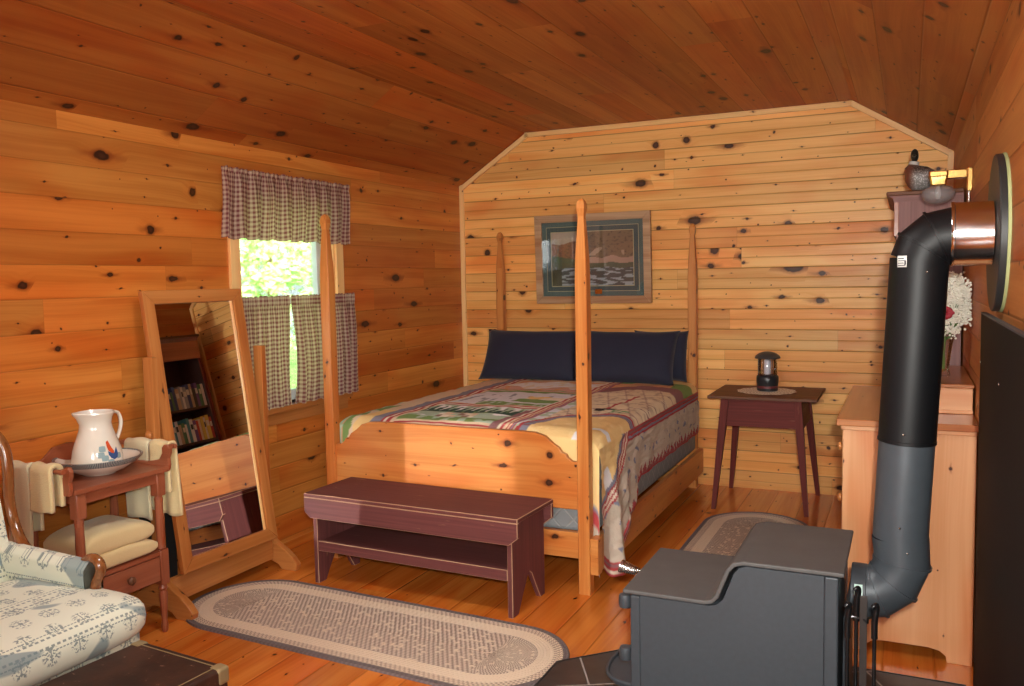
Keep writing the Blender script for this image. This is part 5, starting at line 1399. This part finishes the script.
def wrap_label(x0, y0, r, z0, z1, a0, a1, name, mat, parent, zz=0):
    bm = new_bm(); n = 8; A = []; B = []
    for i in range(n+1):
        a = a0+(a1-a0)*i/n; A.append(bm.verts.new((x0+r*math.cos(a), y0+r*math.sin(a), z0))); B.append(bm.verts.new((x0+r*math.cos(a), y0+r*math.sin(a), z1)))
    for i in range(n): bm.faces.new((A[i], A[i+1], B[i+1], B[i]))
    return link(name, bm, mat, parent, smooth=True, solid=.0006)
white_ = plain('label_white', (.75,.75,.72), .5, var=.03); ink_ = plain('label_ink', (.05,.05,.06), .6)
lb = wrap_label(xz(1.505), 2.785, PR+.0034, 1.505, 1.538, -2.35, -1.98, 'maker_label', white_, sp2)
for k in range(4): wrap_label(xz(1.505), 2.785, PR+.0042, 1.509+k*.0065, 1.512+k*.0065, -2.31, -2.08 if k % 2 else -2.02, 'printed_line', ink_, lb)
wrap_label(xz(1.505), 2.785, PR+.0042, 1.512, 1.524, -2.06, -2.00, 'printed_line', ink_, lb)
# wall plate and sleeve
tm = thing('wall_thimble', 'chrome sleeve on a round black wall plate where the stovepipe enters', 'thimble', (.23, 2.79, 1.6))
link('sleeve', lathe(new_bm(), [(.082,.108),(.092,.108),(.0935,.110),(.0935,.116),(.091,.118),(.091,.213),(.0915,.2145)], (0, 2.79, 1.598), 48, 'X'), M['chrome'], tm, smooth=True)
link('wall_plate', lathe(new_bm(), [(.0,.218),(.222,.218),(.225,.221),(.225,.236),(.0,.236)], (0, 2.82, 1.597), 64, 'X'), M['plate_black'], tm, smooth=True)
link('insulation_ring', lathe(new_bm(), [(.0,.2365),(.2265,.2365),(.2275,.238),(.2275,.2445),(.0,.2445)], (0, 2.82, 1.597), 64, 'X'), M['insul'], tm, smooth=True, label='pale yellow green edge ring behind the black plate')
# heat shield on the wall
hs = thing('heat_shield', 'tall black metal heat shield panel on the right wall behind the stove', 'heat shield', (.21, 2.2, .1))
link('panel', box(.199, .203, 1.30, 2.90, .05, 1.362), M['shield'], hs, bevel=.0015)
link('top_rim', box(.1985, .212, 1.30, 2.90, 1.3625, 1.367), M['black_iron'], hs)
for y in (1.6, 2.3, 2.84):
    for z in (.3, 1.2): link('spacer', lathe(new_bm(), [(.012, .203), (.012, .2445)], (0, y, z), 10, 'X'), M['steel'], hs, smooth=True)
for y in (2.3, 2.87):
    for z in (.14, 1.22):
        bm = new_bm(); ellip(bm, Vector((.198, y, z)), .002, .004, .004, sub=2); link('screw', bm, M['steel'], hs, smooth=True)
# fire tools
ft = thing('tool_stand', 'black iron stand for fireplace tools at the rear corner of the stove', 'tool stand', (-.098, 2.43, .0245))
bm = new_bm(); lathe(bm, [(.058,.0245),(.060,.028),(.056,.036),(.02,.042),(.008,.046)], (-.098, 2.43, 0), 24)
link('base', bm, M['iron_gloss'], ft, smooth=True)
link('column', box(-.108, -.089, 2.427, 2.433, .045, .615), plain('brown_black_bar', (.018,.012,.010), .5, .0), ft, bevel=.001)
bm = new_bm()
for a in (0, 1, 2):
    p = [(-.098, 2.43, .55), (-.098+.04*math.cos(a*2.1+2.9), 2.43+.03*math.sin(a*2.1+2.9), .553), (-.098+.042*math.cos(a*2.1+2.9), 2.43+.032*math.sin(a*2.1+2.9), .565)]
    tube(bm, p, .003, 6)
link('hook', bm, M['iron_gloss'], ft, smooth=True)
def tool(x, y, label, name, end, top=.60):
    t = thing(name, label, 'fire tool', (x, y, .05))
    link('shaft', tube(new_bm(), [(x, y, .10), (x, y, top-.09)], .0052, 10), M['iron_gloss'], t, smooth=True)
    link('handle', tube(new_bm(), smooth_pts([(x, y, top-.095), (x, y, top-.05), (x+.004, y, top-.012), (x+.002, y-.008, top), (x-.006, y-.010, top-.006)], 4), [.0085]*12+[.006]*5, 10), M['iron_gloss'], t, smooth=True)
    bm = new_bm()
    if end == 'poker': tube(bm, [(x, y, .105), (x, y, .06)], [.005, .002], 8); tube(bm, [(x, y, .09), (x-.018, y, .075), (x-.022, y, .085)], [.004, .003, .001], 6)
    if end == 'shovel': prism(bm, [(x-.022, .06), (x+.022, .06), (x+.026, .14), (x, .155), (x-.026, .14)], 'Y', y-.004, y+.004)
    if end == 'brush': bx(bm, x-.012, x+.012, y-.020, y+.020, .06, .13)
    link({'poker': 'poker_tip', 'shovel': 'shovel_pan', 'brush': 'bristles'}[end], bm, M['iron_gloss'], t)
tool(-.137, 2.405, 'black iron poker hanging nearest the stove body, leftmost of the fire tools', 'poker', 'poker', .598)
tool(-.118, 2.465, 'black iron ash shovel standing tallest behind the poker', 'ash_shovel', 'shovel', .625)
tool(-.070, 2.42, 'black iron hearth brush at the right of the tool stand', 'hearth_brush', 'brush', .600)
